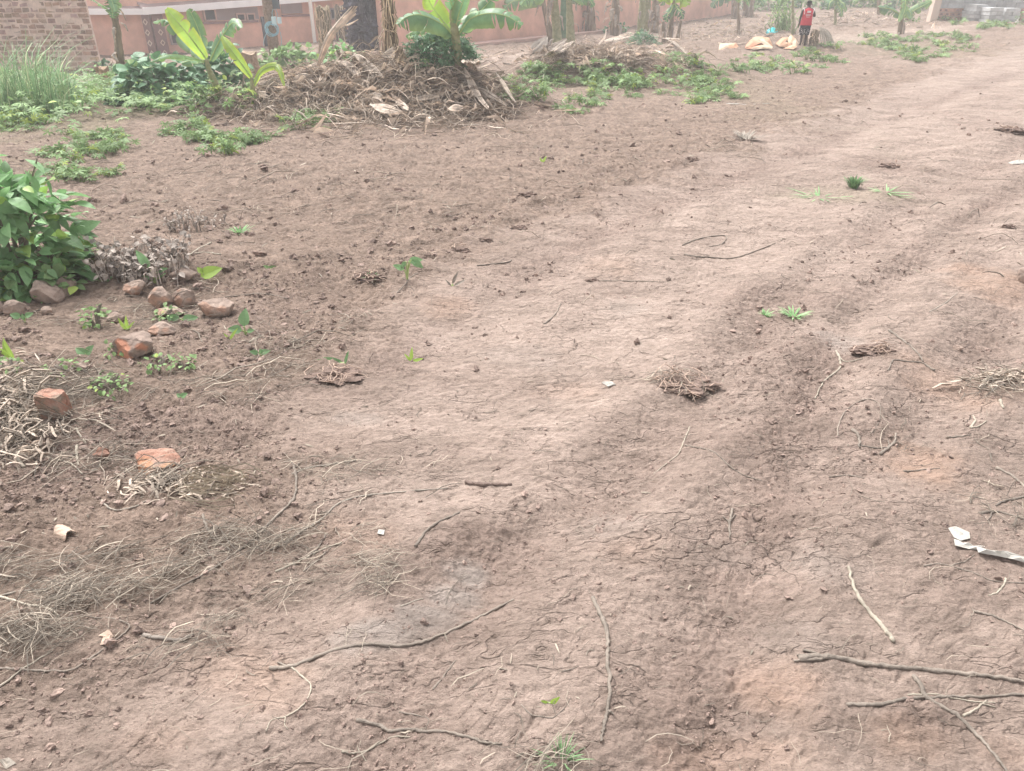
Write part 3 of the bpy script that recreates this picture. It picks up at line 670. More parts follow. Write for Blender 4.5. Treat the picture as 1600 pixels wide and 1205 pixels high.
RK = [((53,437,100,482),'rock','big brown pointed rock beside the leafy bush'),((87,432,124,468),'rock','brown rock leaning behind the pointed rock'),
 ((-14,467,12,497),'rock','reddish rock cut by the left edge'),((10,468,44,500),'rock','reddish brown rock next to the one at the left edge'),
 ((194,438,230,468),'rock','round brown rock behind the orange rocks'),((235,448,276,490),'rock','orange brown rock, left of a touching pair'),
 ((272,451,310,486),'rock','orange brown rock, right of a touching pair'),((310,464,368,500),'rock','flat topped greyish rock right of the orange pair'),
 ((267,420,308,442),'rock','pale low rock by the bright green seedling'),((238,478,290,497),'rock','low slab of rock in front of the orange pair'),
 ((180,516,250,566),'rock','large rock with a bright orange broken face'),((234,508,276,530),'rock','low brown rock behind the large orange faced rock'),
 ((168,486,196,506),'rock','small pale rock among seedlings'),((-8,566,26,588),'rock','low brown rock at the left edge behind the canes'),
 ((1586,416,1612,444),'rock','pale round stone at the right edge'),((1490,534,1506,544),'rock','small round brown stone on the right of the track'),
 ((118,570,138,584),'rock','small brown stone among withered stalks'),((66,478,84,494),'rock','small pinkish stone in front of the big pointed rock')]
for k, (b, m_, lab) in enumerate(RK):
    rock(b, m_, lab, patch=(1.5, .95, .75) if 'bright orange' in lab else ((1.15, .97, .88) if 'orange' in lab else None))
rock((70,610,110,668),'brickred','red broken brick standing among the dry stalks', 'brick', 'brick', square=1, ang=.05, patch=(.8,1.0,1.0))
rock((206,698,292,732),'brickred','flat bright orange brick fragment pressed in the soil', 'brick_fragment', 'brick', sink=.3, patch=(1.2,1.1,.9))
rock((150,700,177,722),'brickred','small orange brick fragment left of the flat one', 'brick_fragment', 'brick')
def lump(box_, label, name='soil_lump', cat='soil lump', kind='clod', fib=0):
    u0, v0, u1, v1 = box_; c = Gf((u0+u1)/2, v1-(v1-v0)*.3); wd = px(c, u1-u0)/2; ht = px(c, v1-v0)*.7
    V, F = ico(3)
    n = gn(V[:, 0]*2.2+u0, V[:, 1]*2.2+V[:, 2]*2.1, 61)+.7*np.abs(gn(V[:, 0]*5+v0, V[:, 1]*5+V[:, 2]*4, 62))
    V = V*(1+.55*n)[:, None]*[wd, wd*.6, ht*.5]
    o = (c[0], c[1], c[2]+ht*.05)
    mb = MB().add(V+np.array(o), F, (.9, .88, .87))
    if fib:
        m = fib; a = rng.uniform(0, 6.28, m); rr = rng.uniform(.2, 1.15, m)
        x = c[0]+np.cos(a)*rr*wd; y = c[1]+np.sin(a)*rr*wd*.7
        strands(m, x, y, rng.uniform(.3, 1.1, m)*wd, np.full(m, px(c, .8)), np.full(m, ht*.8), mb, rng.uniform(1.2, 2.2, (m, 1))*np.array([[1, 1, .95]]), bend=.9)
    return mb.build(name, M[kind], origin=o, label=label, cat=cat, smooth=False)
for b, lab, f in [((1334,538,1388,560),'dark fibrous lump on the track left of the slanting twig',40),((488,576,560,598),'long dark lump of earth under a green sprout',30),((915,434,936,444),'small dark lump on the far pale track',0),
  ((1560,200,1600,214),'dark lump of turned soil near the upper right edge',8),((554,424,596,444),'earth clump with grass roots on the left of the track',30),((1070,244,1092,258),'dark lump at the top border of the track',0),
  ((800,352,822,362),'dark narrow lump near the left border of the track',0),((746,372,768,380),'flat dark lump at the left border of the track',0),((702,384,732,398),'crumbled lump left of the flat dark lump',6),
  ((205,862,232,876),'muddy lump in the straw litter',6),((1375,254,1402,266),'low scuffed lump on the upper right track',6),((1566,352,1584,362),'small lump at the right edge above the round stone',0),((826,1175,842,1186),'crumb of soil near the bottom grass tuft',0),((812,300,836,310),'small lump in the tilled soil at centre top',0)]:
    lump(b, lab, fib=f)
o = lump((1030,590,1112,610), 'uprooted clump of dark matted roots on the middle track', 'root_clump', 'root clump', fib=60)
lump((1062,602,1100,612), 'soil lump standing in for the shaded hollow under the uprooted clump of roots', fib=0)  # solid lump put where the hollow is only in shade
# bits of plastic and a clay shard
def sheet(outline, kind, name, label, cat, crumple=.25, up=.004):
    W = np.array([Gf(u, v, up) for u, v in outline]); c = W.mean(0); s = np.abs(W-c).max()
    n = len(W); mb = MB()
    rings = [c[None]]; V = [c+[0, 0, s*crumple]]
    for q in (.35, .7, 1.0):
        for k in range(n):
            p = c+(W[k]-c)*q; V.append(p+np.array([0, 0, abs(rng.normal(0, s*crumple*.5))*(1 if q < 1 else .3)]))
    V = np.array(V); V[:, 2] = np.maximum(V[:, 2], H(V[:, 0], V[:, 1])+up)
    T = np.array([[0, 1+k, 1+(k+1) % n] for k in range(n)]); Q = np.array([[1+a*n+k, 1+(a+1)*n+k, 1+(a+1)*n+(k+1) % n, 1+a*n+(k+1) % n] for a in range(2) for k in range(n)])
    V2 = V-[0, 0, .0012]; m = len(V)
    mb.add(V, [T, Q]); mb.add(V2, [T[:, ::-1], Q[:, ::-1]])
    return mb.build(name, M[kind], origin=tuple(c), label=label, cat=cat)
sheet([(1480,829),(1492,826),(1513,836),(1514,846),(1500,848),(1490,842)],'plastic_white','plastic_scrap','white torn plastic flake, upper one of the strip','plastic')
sheet([(1489,846),(1500,850),(1512,856),(1538,856),(1532,864),(1512,862),(1490,858)],'plastic_white','plastic_scrap','white torn plastic flake in the middle of the strip','plastic')
sheet([(1522,862),(1545,866),(1572,871),(1600,877),(1602,886),(1578,882),(1552,876),(1526,870)],'plastic_white','plastic_scrap','long white torn plastic strip running off the right edge','plastic', up=.012)
sheet([(157,1003),(175,995),(181,1004),(172,1014),(160,1018),(166,1006)],'sack','husk_scrap','pale husk scrap at the lower left','husk')
sheet([(1575,254),(1590,252),(1603,256),(1598,260),(1582,259)],'plastic_white','plastic_scrap','small white scrap at the upper right edge','plastic')
sheet([(592,831),(602,833),(600,840),(590,838)],'plastic_white','husk_scrap','tiny white scrap by a twig left of centre','husk')
sheet([(940,598),(955,596),(962,601),(950,604)],'plastic_white','husk_scrap','tiny pale scrap left of the uprooted clump','husk')
sheet([(0,1190),(15,1186),(26,1194),(10,1203)],'straw','husk_scrap','torn husk in the bottom left corner','husk')
def shard():
    c = Gf(103, 838); wd = px(c, 38)/2; n = 12; m = 6; V = []
    for i in range(m):
        for j in range(n):
            a = math.pi*(j/(n-1)); s = (i/(m-1)-.5)*1.5
            V.append([wd*(s+.12*math.sin(a*3)), -math.cos(a)*wd*.55, math.sin(a)*wd*.62])
    V = np.array(V)+rng.normal(0, wd*.02, (n*m, 3)); k = 1-.1
    V = np.vstack([V, V*[1, k, k]]); F = []
    for i in range(m-1):
        for j in range(n-1):
            q = i*n+j; F.append([q, q+1, q+n+1, q+n]); F.append([q+n*m, q+n+n*m, q+n+1+n*m, q+1+n*m])
    for j in range(n-1): F.append([j, j+n*m, j+1+n*m, j+1]); q = (m-1)*n+j; F.append([q, q+1, q+1+n*m, q+n*m])
    a = -.5; cc, ss = math.cos(a), math.sin(a); V = np.stack([V[:, 0]*cc-V[:, 1]*ss, V[:, 0]*ss+V[:, 1]*cc, V[:, 2]], 1)
    MB().add(V+c-[0, 0, .004], np.array(F)).build('cardboard_tube', M['sack'], origin=tuple(c), label='curved piece of brown cardboard lying in the mud at the left', cat='cardboard')
shard()

# ------------------------------------------------------------------ leaves and plants
def ovate(n=5, w=.42, fold=.18, droop=.25, tipw=1.0):
    s = np.linspace(0, 1, n); wd = w*np.sin(np.clip(s**.75, 0, 1)*math.pi)**.8*(1-.15*s)
    V = []; 
    for i in range(n):
        z = -droop*s[i]**2
        V += [[s[i], -wd[i], z+fold*wd[i]], [s[i], 0, z], [s[i], wd[i], z+fold*wd[i]]]
    F = []
    for i in range(n-1):
        k = i*3; F += [[k, k+3, k+4, k+1], [k+1, k+4, k+5, k+2]]
    return np.array(V, float), np.array(F)
def heart():
    V, F = ovate(6, .5, .12, .3); s = V[:, 0]; V[:, 0] = s-.18*np.exp(-(s/.25)**2)*(np.abs(V[:, 1]) > .05); return V, F
def palmate(k=7, w=.085):
    V = []; F = []
    for j in range(k):
        a = (j-(k-1)/2)*(2*math.pi*.82/k); L = 1-.35*abs(j-(k-1)/2)/((k-1)/2)
        c, s = math.cos(a), math.sin(a); b = len(V)
        for (q, ww, z) in ((.02, .03, 0), (.35, w, .05), (.7, w*1.15, 0), (1, .01, -.16)):
            q *= L
            for sg in (-1, 1): V.append([q*c-sg*ww*s, q*s+sg*ww*c, z+abs(ww)*.25])
        for i in range(3): F.append([b+2*i, b+2*i+2, b+2*i+3, b+2*i+1])
    return np.array(V, float), np.array(F)
def foliage(mb, pos, dirs, sizes, tmpl, base_t=(.7, 1.25), up=(0, 0, 1), jitter=.5, yel=.06):
    m = len(pos); d = dirs+rng.normal(0, jitter, dirs.shape)
    A = frames(d, np.array(up)+rng.normal(0, .35, (m, 3)))
    g = rng.uniform(*base_t, (m, 1)); t = g*np.array([[1, 1, 1]]); y = rng.uniform(0, 1, m) < yel; t[y] = t[y]*[1.6, 1.35, .8]
    V, F, t = place(tmpl[0], tmpl[1], pos, A, sizes, t); mb.add(V, F, t)
def bush(c, rx, ry, rz, n, size, tmpl, matk, name, label, cat, stems=9, bt=(.7, 1.25), jitter=.5, squash=.0, yel=.05, shell=.55):
    c = np.asarray(c, float); root = empty(name, c, label, cat)
    mb = MB(); u = rng.normal(0, 1, (n, 3)); u /= np.linalg.norm(u, axis=1)[:, None]; u[:, 2] = np.abs(u[:, 2])*1.0-.08
    r = rng.uniform(shell, 1.0, n)**.7*np.where(rng.uniform(0, 1, n) < .12, rng.uniform(1.0, 1.25, n), 1)
    lump_ = 1+.28*gn(u[:, 0]*2.3+c[0]*3, u[:, 1]*2.3+u[:, 2]*2.6, 71)+.12*gn(u[:, 0]*6+c[0], u[:, 1]*6+u[:, 2]*5, 72)
    P = u*(r*lump_)[:, None]*[rx, ry, rz]+c+[0, 0, .02]
    dirs = u*[1, 1, .45]+[0, 0, -.1]
    foliage(mb, P, dirs, size*rng.uniform(.6, 1.25, n), tmpl, bt, jitter=jitter, yel=yel)
    mb.build('foliage', M[matk], root, origin=c)
    sb = MB()
    for _ in range(stems):
        a = rng.uniform(0, 6.28); q = c+np.array([math.cos(a)*rx*rng.uniform(.3, .9), math.sin(a)*ry*rng.uniform(.3, .9), rz*rng.uniform(.5, 1.0)])
        V, F = tube(catmull([c+[math.cos(a)*rx*.1, math.sin(a)*ry*.1, -.03], (c+q)/2+[0, 0, rz*.1], q], 3), np.linspace(.012, .004, 7)*max(1, rz*1.1), 5); sb.add(V, F)
    sb.build('stem', M['wood'], root, origin=c)
    return root
OV, HE, PA, PA5 = ovate(), heart(), palmate(), palmate(5, .11)
# big leafy bush at the left edge
c = Gf(28, 455); sc_ = px(c, 1)
bush(c+[-.06, .15, -.02], sc_*105, sc_*80, sc_*200, 820, sc_*31, ovate(6, .3, .15, .35), 'leaf', 'leafy_bush', 'bright green leafy bush at the left edge behind the rocks', 'bush', 12, (.75, 1.7), .5, shell=.66, yel=.08)
c2_ = Gf(70, 450); bush(c2_, sc_*70, sc_*50, sc_*60, 160, sc_*18, OV, 'weed', 'low_weed', 'small leaved weed growing at the foot of the leafy bush', 'weed', 6)
# withered dark weeds
def withered(box_, n, label, k='deadweed'):
    u0, v0, u1, v1 = box_; c = Gf((u0+u1)/2, v1); wd = px(c, u1-u0)/2; h = px(c, v1-v0)*1.0
    mb = MB()
    for _ in range(n):
        x = c[0]+rng.uniform(-1, 1)*wd; y = c[1]+rng.uniform(-.3, 1)*wd*.9; z = Hz(x, y)
        hh = h*rng.uniform(.25, .8); a = rng.uniform(0, 6.28)
        P = catmull([[x, y, z], [x+math.cos(a)*hh*.15, y+math.sin(a)*hh*.15, z+hh*.6], [x+math.cos(a)*hh*.5, y+math.sin(a)*hh*.4, z+hh*rng.uniform(.6, 1)]], 3)
        V, F = tube(P, np.linspace(1, .4, len(P))*px(c, .9), 4); mb.add(V, F, np.ones(3)*rng.uniform(.8, 2.6))
        m = 5; pos = P[rng.integers(1, len(P), m)]; foliage(mb, pos, rng.normal(0, 1, (m, 3))+[0, 0, -.5], h*rng.uniform(.07, .16, m), OV, (.7, 2.2), yel=0)
    mb.build('withered_weeds', M[k], origin=tuple(c), label=label, cat='weeds')
withered((150,362,285,438), 120, 'patch of grey withered weeds right of the leafy bush')
withered((255,325,345,362), 45, 'low withered weeds behind the grey patch')

# seedlings named one by one
def seedling(u, v, hpx, leaves, label, matk='leaf', name='seedling', cat='seedling', lw=.3, stem=True):
    """leaves: (dx, dy, length) in photo pixels from the base up"""
    c = Gf(u, v); s = px(c, 1); root = empty(name, c, label, cat)
    for (du, dv, L, ang) in leaves:
        tip0 = np.array([du*s, rng.uniform(-.1, .1)*s*L, -dv*s*1.1])
        V, F = ovate(7, lw, .25, .25); A = frames(np.array([[math.cos(ang), rng.uniform(-.3, .3), math.sin(ang)]]), np.array([[0, -.8, .6]]))
        V, F, t = place(V, F, (c+tip0)[None], A, np.array([L*s]), np.ones((1, 3))*rng.uniform(.9, 1.2))
        MB().add(V, F, t).build('leaf', M[matk], root, origin=c)
        if stem:
            V, F = tube(catmull([c-[0, 0, .01], c+tip0*[.4, .4, .55], c+tip0], 4), s*1.1, 5); MB().add(V, F, (1, 1, 1)).build('stalk', M['rib'], root, origin=c)
    return root
SD = [(243,443,30,[(-4,-22,34,2.2),(2,-16,22,.4),(-6,-6,14,2.6),(6,-8,14,.6),(0,-10,16,1.4)],'seedling with a rolled striped leaf before the withered weeds','leaf',.22),
 (322,440,20,[(-6,-4,34,.42),(-2,-8,14,2.4)],'seedling with one bright yellow green leaf','limeleaf',.32),
 (384,522,40,[(0,-14,28,1.45),(-4,-8,22,2.9),(3,-6,12,.3)],'seedling with an upright heart shaped leaf right of the rocks','leaf',.34),
 (292,505,20,[(-6,-4,24,.25),(-10,-6,20,2.8)],'blue green seedling in front of the rock pair','leaf',.3),
 (136,556,20,[(0,0,20,.9),(-2,0,20,2.6)],'two leaved seedling left of the large orange faced rock','leaf',.34),
 (637,446,34,[(4,-26,22,.15),(0,-26,14,4.0),(8,-28,22,-.5),(-4,-14,18,2.6)],'tall thin seedling with spreading leaves beside the track','leaf',.28),
 (642,560,22,[(0,0,22,1.5),(0,0,20,.35),(0,0,16,2.3)],'yellow green grass sprout on the track edge','limeleaf',.14),
 (540,572,26,[(0,0,22,1.3),(-4,0,34,2.85),(-8,0,44,3.0)],'pale sprout on the dark earth lump','leaf',.12),
 (707,450,26,[(0,-2,24,1.2),(2,0,22,.6),(-2,0,14,2.2)],'dry yellow sprout right of the tall thin seedling','straw',.12),
 (848,255,12,[(0,0,11,1.1),(-1,0,8,2.0)],'tiny bright sprout alone in the tilled field','limeleaf',.2),
 (858,1103,20,[(2,0,22,1.0),(-2,0,12,2.8)],'small crumpled yellow green leaf near the bottom','limeleaf',.2),
 (40,505,22,[(-4,-8,16,2.7),(2,-8,14,.5),(0,-4,10,1.6)],'seedling in front of the left rocks','leaf',.36),
 (350,420,10,[(-8,0,12,2.7),(2,0,12,.3)],'small seedling behind the bright yellow green leaf','weed',.3),
 (285,628,10,[(0,0,12,.6),(0,0,9,2.6)],'lone tiny seedling left of the track','leaf',.4),
 (410,560,14,[(-2,-6,16,.3),(-4,-6,14,2.7),(0,-4,10,1.7)],'small star shaped seedling near dry scraps','leaf',.3),
 (22,562,30,[(0,0,36,1.75),(-3,0,34,2.2),(-8,0,30,1.9)],'yellow green grass sprout at the left edge','limeleaf',.1),
 (200,515,30,[(0,0,24,1.5),(-2,0,22,1.9),(2,-2,16,.9)],'yellow sprout growing behind the large rock','limeleaf',.14),
 (360,530,22,[(0,0,22,1.0),(0,0,14,2.2)],'yellow grass sprout beside the heart leaved seedling','limeleaf',.12),
 (165,440,18,[(-10,0,24,2.3),(0,0,14,.6)],'dark green leaf behind the rocks','leaf',.3),
 (425,420,14,[(-6,0,16,.2),(-2,0,12,2.6)],'pale small seedling left of the tilled field','weed',.25)]
for u, v, h, lv, lab, mk, lw in SD: seedling(u, v, h, lv, lab, mk, lw=lw)
def tuft(u, v, wpx, hpx, n, label, matk='grass', name='grass_tuft', cat='grass tuft', t=(.7, 1.4), lean=.6):
    c = Gf(u, v); s = px(c, 1); mb = MB()
    for _ in range(n):
        a = rng.uniform(0, 6.28); b = c+np.array([math.cos(a), math.sin(a), 0])*rng.uniform(0, .35)*wpx*s*.5; b[2] = Hz(b[0], b[1])-.005
        h = hpx*s*rng.uniform(.5, 1.05); l = rng.uniform(.1, lean)*wpx*s
        tip = b+[math.cos(a)*l, math.sin(a)*l, h]; mid = (b+tip)/2+[0, 0, h*.18]
        P = catmull([b, mid, tip], 3); wv = np.cross([math.cos(a), math.sin(a), .3], [0, 0, 1]); wv /= np.linalg.norm(wv)
        ww = (np.array([.8, 1, 1, .9, .7, .4, .1])*s*rng.uniform(.7, 1.5))[:, None]*wv
        V = np.stack([P-ww, P+ww], 1).reshape(-1, 3); F = np.array([[2*i, 2*i+1, 2*i+3, 2*i+2] for i in range(6)])
        mb.add(V, F, np.array([1, 1, 1])*rng.uniform(*t))
    return mb.build(name, M[matk], origin=tuple(c), label=label, cat=cat)
tuft(1333,294,34,20,90,'small bright green grass tuft alone on the upper track')
tuft(878,1196,70,22,34,'sparse grass tuft at the bottom edge', t=(.8, 1.5))
tuft(1240,494,50,12,40,'pale green weeds on the dark patch of the track', t=(1.2, 2.2))
tuft(1195,490,30,9,26,'few leaves left of the pale weeds on the dark patch', t=(1.2, 2.2))
tuft(1280,308,90,5,22,'thin grass lying left of the bright tuft', t=(1.0, 2.0))
tuft(1385,305,80,5,18,'thin grass lying right of the bright tuft', t=(1.0, 2.0))
tuft(580,440,26,10,20,'few green blades on the earth clump with roots')
tuft(375,368,40,10,30,'yellowish grass patch left of the tilled field', t=(1.2, 2.0))
tuft(1165,222,60,10,50,'dry grass along the upper border of the track', 'straw', t=(.7, 1.2))
tuft(640,712,10,6,6,'few short blades on the middle of the track', 'straw')
for (u, v, w_, h_, n, lab) in [(152,512,40,40,60,'leafy weed behind the small pale rock'),(175,612,60,26,70,'leafy weed above the red brick'),(190,556,40,16,40,'clover like weed under the large rock'),(250,575,60,16,40,'thin low weed right of the clover like weed'),
     (265,500,40,16,40,'weed among the rock pair'),(100,585,60,12,30,'faint weed between stones and canes'),(20,585,40,26,30,'weed at the left edge behind the canes'),(290,575,40,12,30,'faint weed beside withered stalks')]:
    c = Gf(u, v); s = px(c, 1); bush(c, s*w_/2, s*w_/2, s*h_*.8, n, s*8, OV, 'weed', 'small_weed', lab, 'weed', 4, (.9, 1.6))

# low palmate weeds in patches on the tilled soil: five kinds of plant, copied
protos = []
for q in range(6):
    mb = MB(); n = rng.integers(12, 20)
    for _ in range(n):
        a = rng.uniform(0, 6.28); L = rng.uniform(.08, .26); h = rng.uniform(.03, .17)
        tip = np.array([math.cos(a)*L, math.sin(a)*L, h])
        V, F = tube(catmull([[0, 0, -.03], tip*[.5, .5, .9], tip], 3), .0035, 4); mb.add(V, F, (.9, .9, .7))
        foliage(mb, tip[None], tip[None]*[1, 1, 0]+[0, 0, -.1], np.array([rng.uniform(.08, .14)]), PA if q % 2 else PA5, (.75, 1.5), jitter=.2, yel=.08)
    protos.append(mb)
pm = []
for mb in protos:
    o_ = mb.build('p', M['weed']); pm.append(o_.data); bpy.data.objects.remove(o_)
PATCH = [(130,235,55,20,14,'low palmate weed in the big patch above the leafy bush'),(130,275,40,12,7,'low palmate weed in the patch just behind the leafy bush'),(180,222,22,8,3,'low palmate weed right of the big patch'),
 (305,210,34,10,7,'low palmate weed left of three in the patch below the dry heap'),(350,228,50,12,9,'low palmate weed in the patch below the dry heap'),(402,220,26,9,5,'low palmate weed at the right tip of the patch below the heap'),(485,192,26,12,6,'low palmate weed growing against the foot of the dry heap'),
 (30,192,36,16,8,'low palmate weed at the left edge below the tall grass'),(820,132,40,18,14,'low palmate weed right of the dry heap'),(812,158,24,10,5,'low palmate weed in front of the patch right of the heap'),
 (890,122,50,12,11,'low palmate weed between the two heaps'),(950,128,50,16,14,'low palmate weed in the patch before the second heap'),(920,168,36,12,8,'low palmate weed in the small patch nearest the track'),(1000,138,44,14,11,'low palmate weed right of the second heap patch'),
 (1085,118,34,14,8,'low palmate weed in the upper middle patch'),(1105,148,44,18,15,'low palmate weed in the patch above the white cane'),(1175,105,44,14,10,'low palmate weed in front of the orange sacks'),(1060,100,24,8,4,'low palmate weed right of the fallen branch'),
 (1285,92,34,14,8,'low palmate weed below the person'),(1370,68,30,9,8,'low palmate weed by the banana with a rough trunk'),(1420,74,34,10,10,'low palmate weed right of the rough trunk'),(1470,62,44,7,10,'low palmate weed on the low ridge before the block wall'),
 (1492,76,24,7,5,'low palmate weed at the end of the low ridge'),(1550,42,50,4,9,'low palmate weed at the foot of the block stacks'),(1440,92,36,6,6,'thin palmate weed below the low ridge'),(1225,112,30,10,4,'low palmate weed between sacks and track')]
k_ = 0
for u, v, ru, rv, n, lab in PATCH:
    for i in range(int(n*1.35)):
        a = rng.uniform(0, 6.28); r = math.sqrt(rng.uniform(0, 1))*1.25; p = Gf(u+ru*r*math.cos(a), v+rv*r*math.sin(a))
        o = bpy.data.objects.new('palmate_weed', pm[k_ % 6]); COL.objects.link(o); k_ += 1
        s = rng.uniform(.6, 1.35)*float(np.interp(p[1], [5, 10, 16, 24], [.58, .70, .90, 1.05])); o.location = p; o.scale = (s, s, s*rng.uniform(.55, 1.15)); o.rotation_euler = (0, 0, rng.uniform(0, 6.28))
        tag(o, lab, 'weed', 'palmate weeds '+lab.split('palmate weed ')[1])
print('weeds', k_)
# green mass below the brick wall: nobody could count it
mb = MB(); n = 8500
u = rng.uniform(-40, 400, n); v = rng.uniform(118, 205, n)
keep = []
for i in range(n):
    m = math.exp(-((v[i]-158)/26)**2)*(1 if u[i] < 330 else .3)
    if u[i] < 110: m = max(m, math.exp(-((v[i]-165)/34)**2))
    if v[i] > 185 and u[i] > 60: m *= .2
    m *= .45+.9*max(0, .5+gn([u[i]/38], [v[i]/14], 77)[0])
    if rng.uniform() < m*.75: keep.append((u[i], v[i]))
P = np.array([G(a, b) for a, b in keep]); n = len(P)
P[:, 2] = H(P[:, 0], P[:, 1])+rng.uniform(.03, .30, n)*(1+.7*gn(P[:, 0]*1.5, P[:, 1]*1.5, 78))
d = rng.normal(0, 1, (n, 3)); d[:, 2] = rng.normal(.1, .3, n)
h = n//2
foliage(mb, P[:h], d[:h], rng.uniform(.08, .17, h), PA, (.8, 1.7), jitter=.1); foliage(mb, P[h:], d[h:], rng.uniform(.05, .12, n-h), OV, (.7, 1.6), jitter=.1)
mb.build('undergrowth', M['weed'], kind='stuff', label='mass of low green weeds in front of the brick wall', cat='weeds')

# ------------------------------------------------------------------ banana plants
def bleaf(C, wmax, mk, droop=.5, tears=.5, side=None, tilt=0.0, ribr=.012, brown=False, t=None):
    """one torn banana blade along centre curve C; returns (blade MB, midrib MB)"""
    C = catmull(C, 10); n = len(C)
    s = np.linspace(0, 1, n); T = np.gradient(C, axis=0); T /= np.linalg.norm(T, axis=1)[:, None]
    ref = np.array([0, 0, 1.0]) if side is None else np.asarray(side, float)
    A = np.cross(T, ref); A /= np.linalg.norm(A, axis=1)[:, None]+1e-9; Bn = np.cross(A, T)
    wd = wmax*np.clip(np.sin(np.clip(s*.93+.05, 0, 1)*math.pi), 0, 1)**.55
    mb = MB(); tt = np.ones(3)*rng.uniform(.85, 1.2) if t is None else np.asarray(t, float)
    for sg in (-1, 1):
        i = 0
        while i < n-1:
            L = int(rng.integers(2, 8)) if rng.uniform() < tears else int(rng.integers(6, 16))
            j = min(n-1, i+L); dr = droop*rng.uniform(.6, 1.3)+tilt*sg; V = []; m = j-i+1
            for q in range(m):
                k = i+q; f = 1-.30*(abs(q/(m-1)-.5)*2)**3*(L < 8)
                for e, (a, z) in enumerate(((0, 0), (.5, .12), (1.0, 0.))):
                    w_ = wd[k]*a*f; dz = -w_*dr*(a**1.2)+z*wd[k]*.5
                    sk = (q/(m-1)-.5)*wd[k]*.28*a*(L < 8)
                    V.append(C[k]+A[k]*sg*w_*math.cos(dr*a*.8)+Bn[k]*(dz+wmax*.03*math.sin(k*1.9)*a)-T[k]*sk+T[k]*wd[k]*.25*a)
            F = np.array([[q*3+e, q*3+e+1, (q+1)*3+e+1, (q+1)*3+e] for q in range(m-1) for e in (0, 1)])
            tv = np.tile(tt*rng.uniform(.82, 1.2), (len(V), 1)); tv[2::3] *= np.array([1.35, 1.05, .8])*(1 if not brown else 1); mb.add(np.array(V), F if sg > 0 else F[:, ::-1], tv); i = j
    rb = MB(); V, F = tube(C, ribr*np.linspace(1.2, .25, n), 6); rb.add(V, F, (1, 1, 1) if not brown else (.6, .5, .5))
    return mb, rb
def banana(base, stem, leaves, label, name='banana_plant', cat='banana plant', sk='pstem', sheaths=0, w=.06, group=None):
    """stem: list of (u,v,Y); leaves: (points [(u,v,Y)...], half width px, material, droop, tears, side)"""
    o = np.array(base); root = empty(name, o, label, cat, group)
    P = np.array([o-[0, 0, .05]]+[At(*p) for p in stem]); P = catmull(P, 6)
    n = len(P); V, F = tube(P, w*np.linspace(1.2, .62, n)*(1+.06*rng.normal(0, 1, n)), 10)
    MB().add(V, F, (1, 1, 1)).build('trunk', M[sk], root, origin=o, smooth=True)
    for _ in range(sheaths):
        k = rng.integers(1, n-2); a = rng.uniform(math.pi, 2*math.pi) if rng.uniform() < .8 else rng.uniform(0, 6.28); r = w*1.1; L = rng.uniform(.15, .5)
        d = np.array([math.cos(a), math.sin(a), 0]); c = P[k]+d*r
        mb, rb = bleaf([c, c+d*r*.9+[0, 0, -.05], c+d*r*1.3+[rng.normal(0, .03), 0, -L]], w*rng.uniform(.3, .7), 'deadleaf', .3, .6, ribr=.003, brown=True)
        mb.build('dry_sheath', M['deadleaf'], root, origin=o)
    for L in leaves:
        pts, wp, mk, droop, tears = L[:5]; side = L[5] if len(L) > 5 else None
        C = np.array([At(*p) for p in pts]); s = px(C[len(C)//2], 1)
        mb, rb = bleaf(C, wp*s*1.08, mk, droop, min(1, tears*1.8), side, ribr=s*1.1)
        lf = mb.build('leaf', M[mk], root, origin=o, smooth=True)
        me = rb.build('midrib', M['rib'], root, origin=o); me.parent = lf
    return root
FACE = (0, -1, .25)
# young plants at the upper left
Y = 13.5; b = Gf(345, 163); Y = b[1]
banana(b, [(338,135,Y),(328,112,Y),(322,93,Y)], [
  ([(322,92,Y),(300,62,Y-.1),(278,35,Y-.1),(260,14,Y)], 13, 'limeleaf', .12, .05, (.2, -1, .1)),
  ([(320,95,Y+.2),(314,60,Y+.6),(304,32,Y+.7),(295,14,Y+.7)], 10, 'leaf', .2, .2, (.6, -1, .1)),
  ([(328,95,Y),(342,66,Y),(352,50,Y),(364,36,Y-.05),(376,44,Y-.2)], 12, 'banana', .5, .2, (0, -1, .6)),
  ([(316,95,Y),(290,88,Y-.2),(262,86,Y-.5),(234,97,Y-.7)], 7, 'banana', .9, .2),
  ([(318,98,Y-.1),(300,95,Y-.5),(283,99,Y-.7)], 8, 'banana', .5, .1, (0, -1, .7)),
  ([(318,96,Y+.3),(285,60,Y+.9),(262,32,Y+1.1),(240,34,Y+1.2)], 10, 'banana', 1.0, .8),
  ], 'young banana plant with one big upright lime green leaf', w=.05)
b = Gf(394, 168); Y = b[1]
banana(b, [(395,145,Y),(393,122,Y)], [
  ([(393,122,Y),(376,98,Y-.1),(360,76,Y-.1),(347,57,Y)], 8, 'limeleaf', .15, .1, (.5, -1, .1)),
  ([(396,135,Y),(408,112,Y),(428,103,Y),(438,112,Y-.1),(444,134,Y-.2)], 5.5, 'limeleaf', .5, .1, (.3, -1, .4)),
  ([(396,140,Y),(404,118,Y+.2),(425,108,Y+.4),(450,125,Y+.4)], 1.5, 'straw', .5, .1),
  ], 'small banana sucker on the heap with an arching leaf stalk', w=.04)
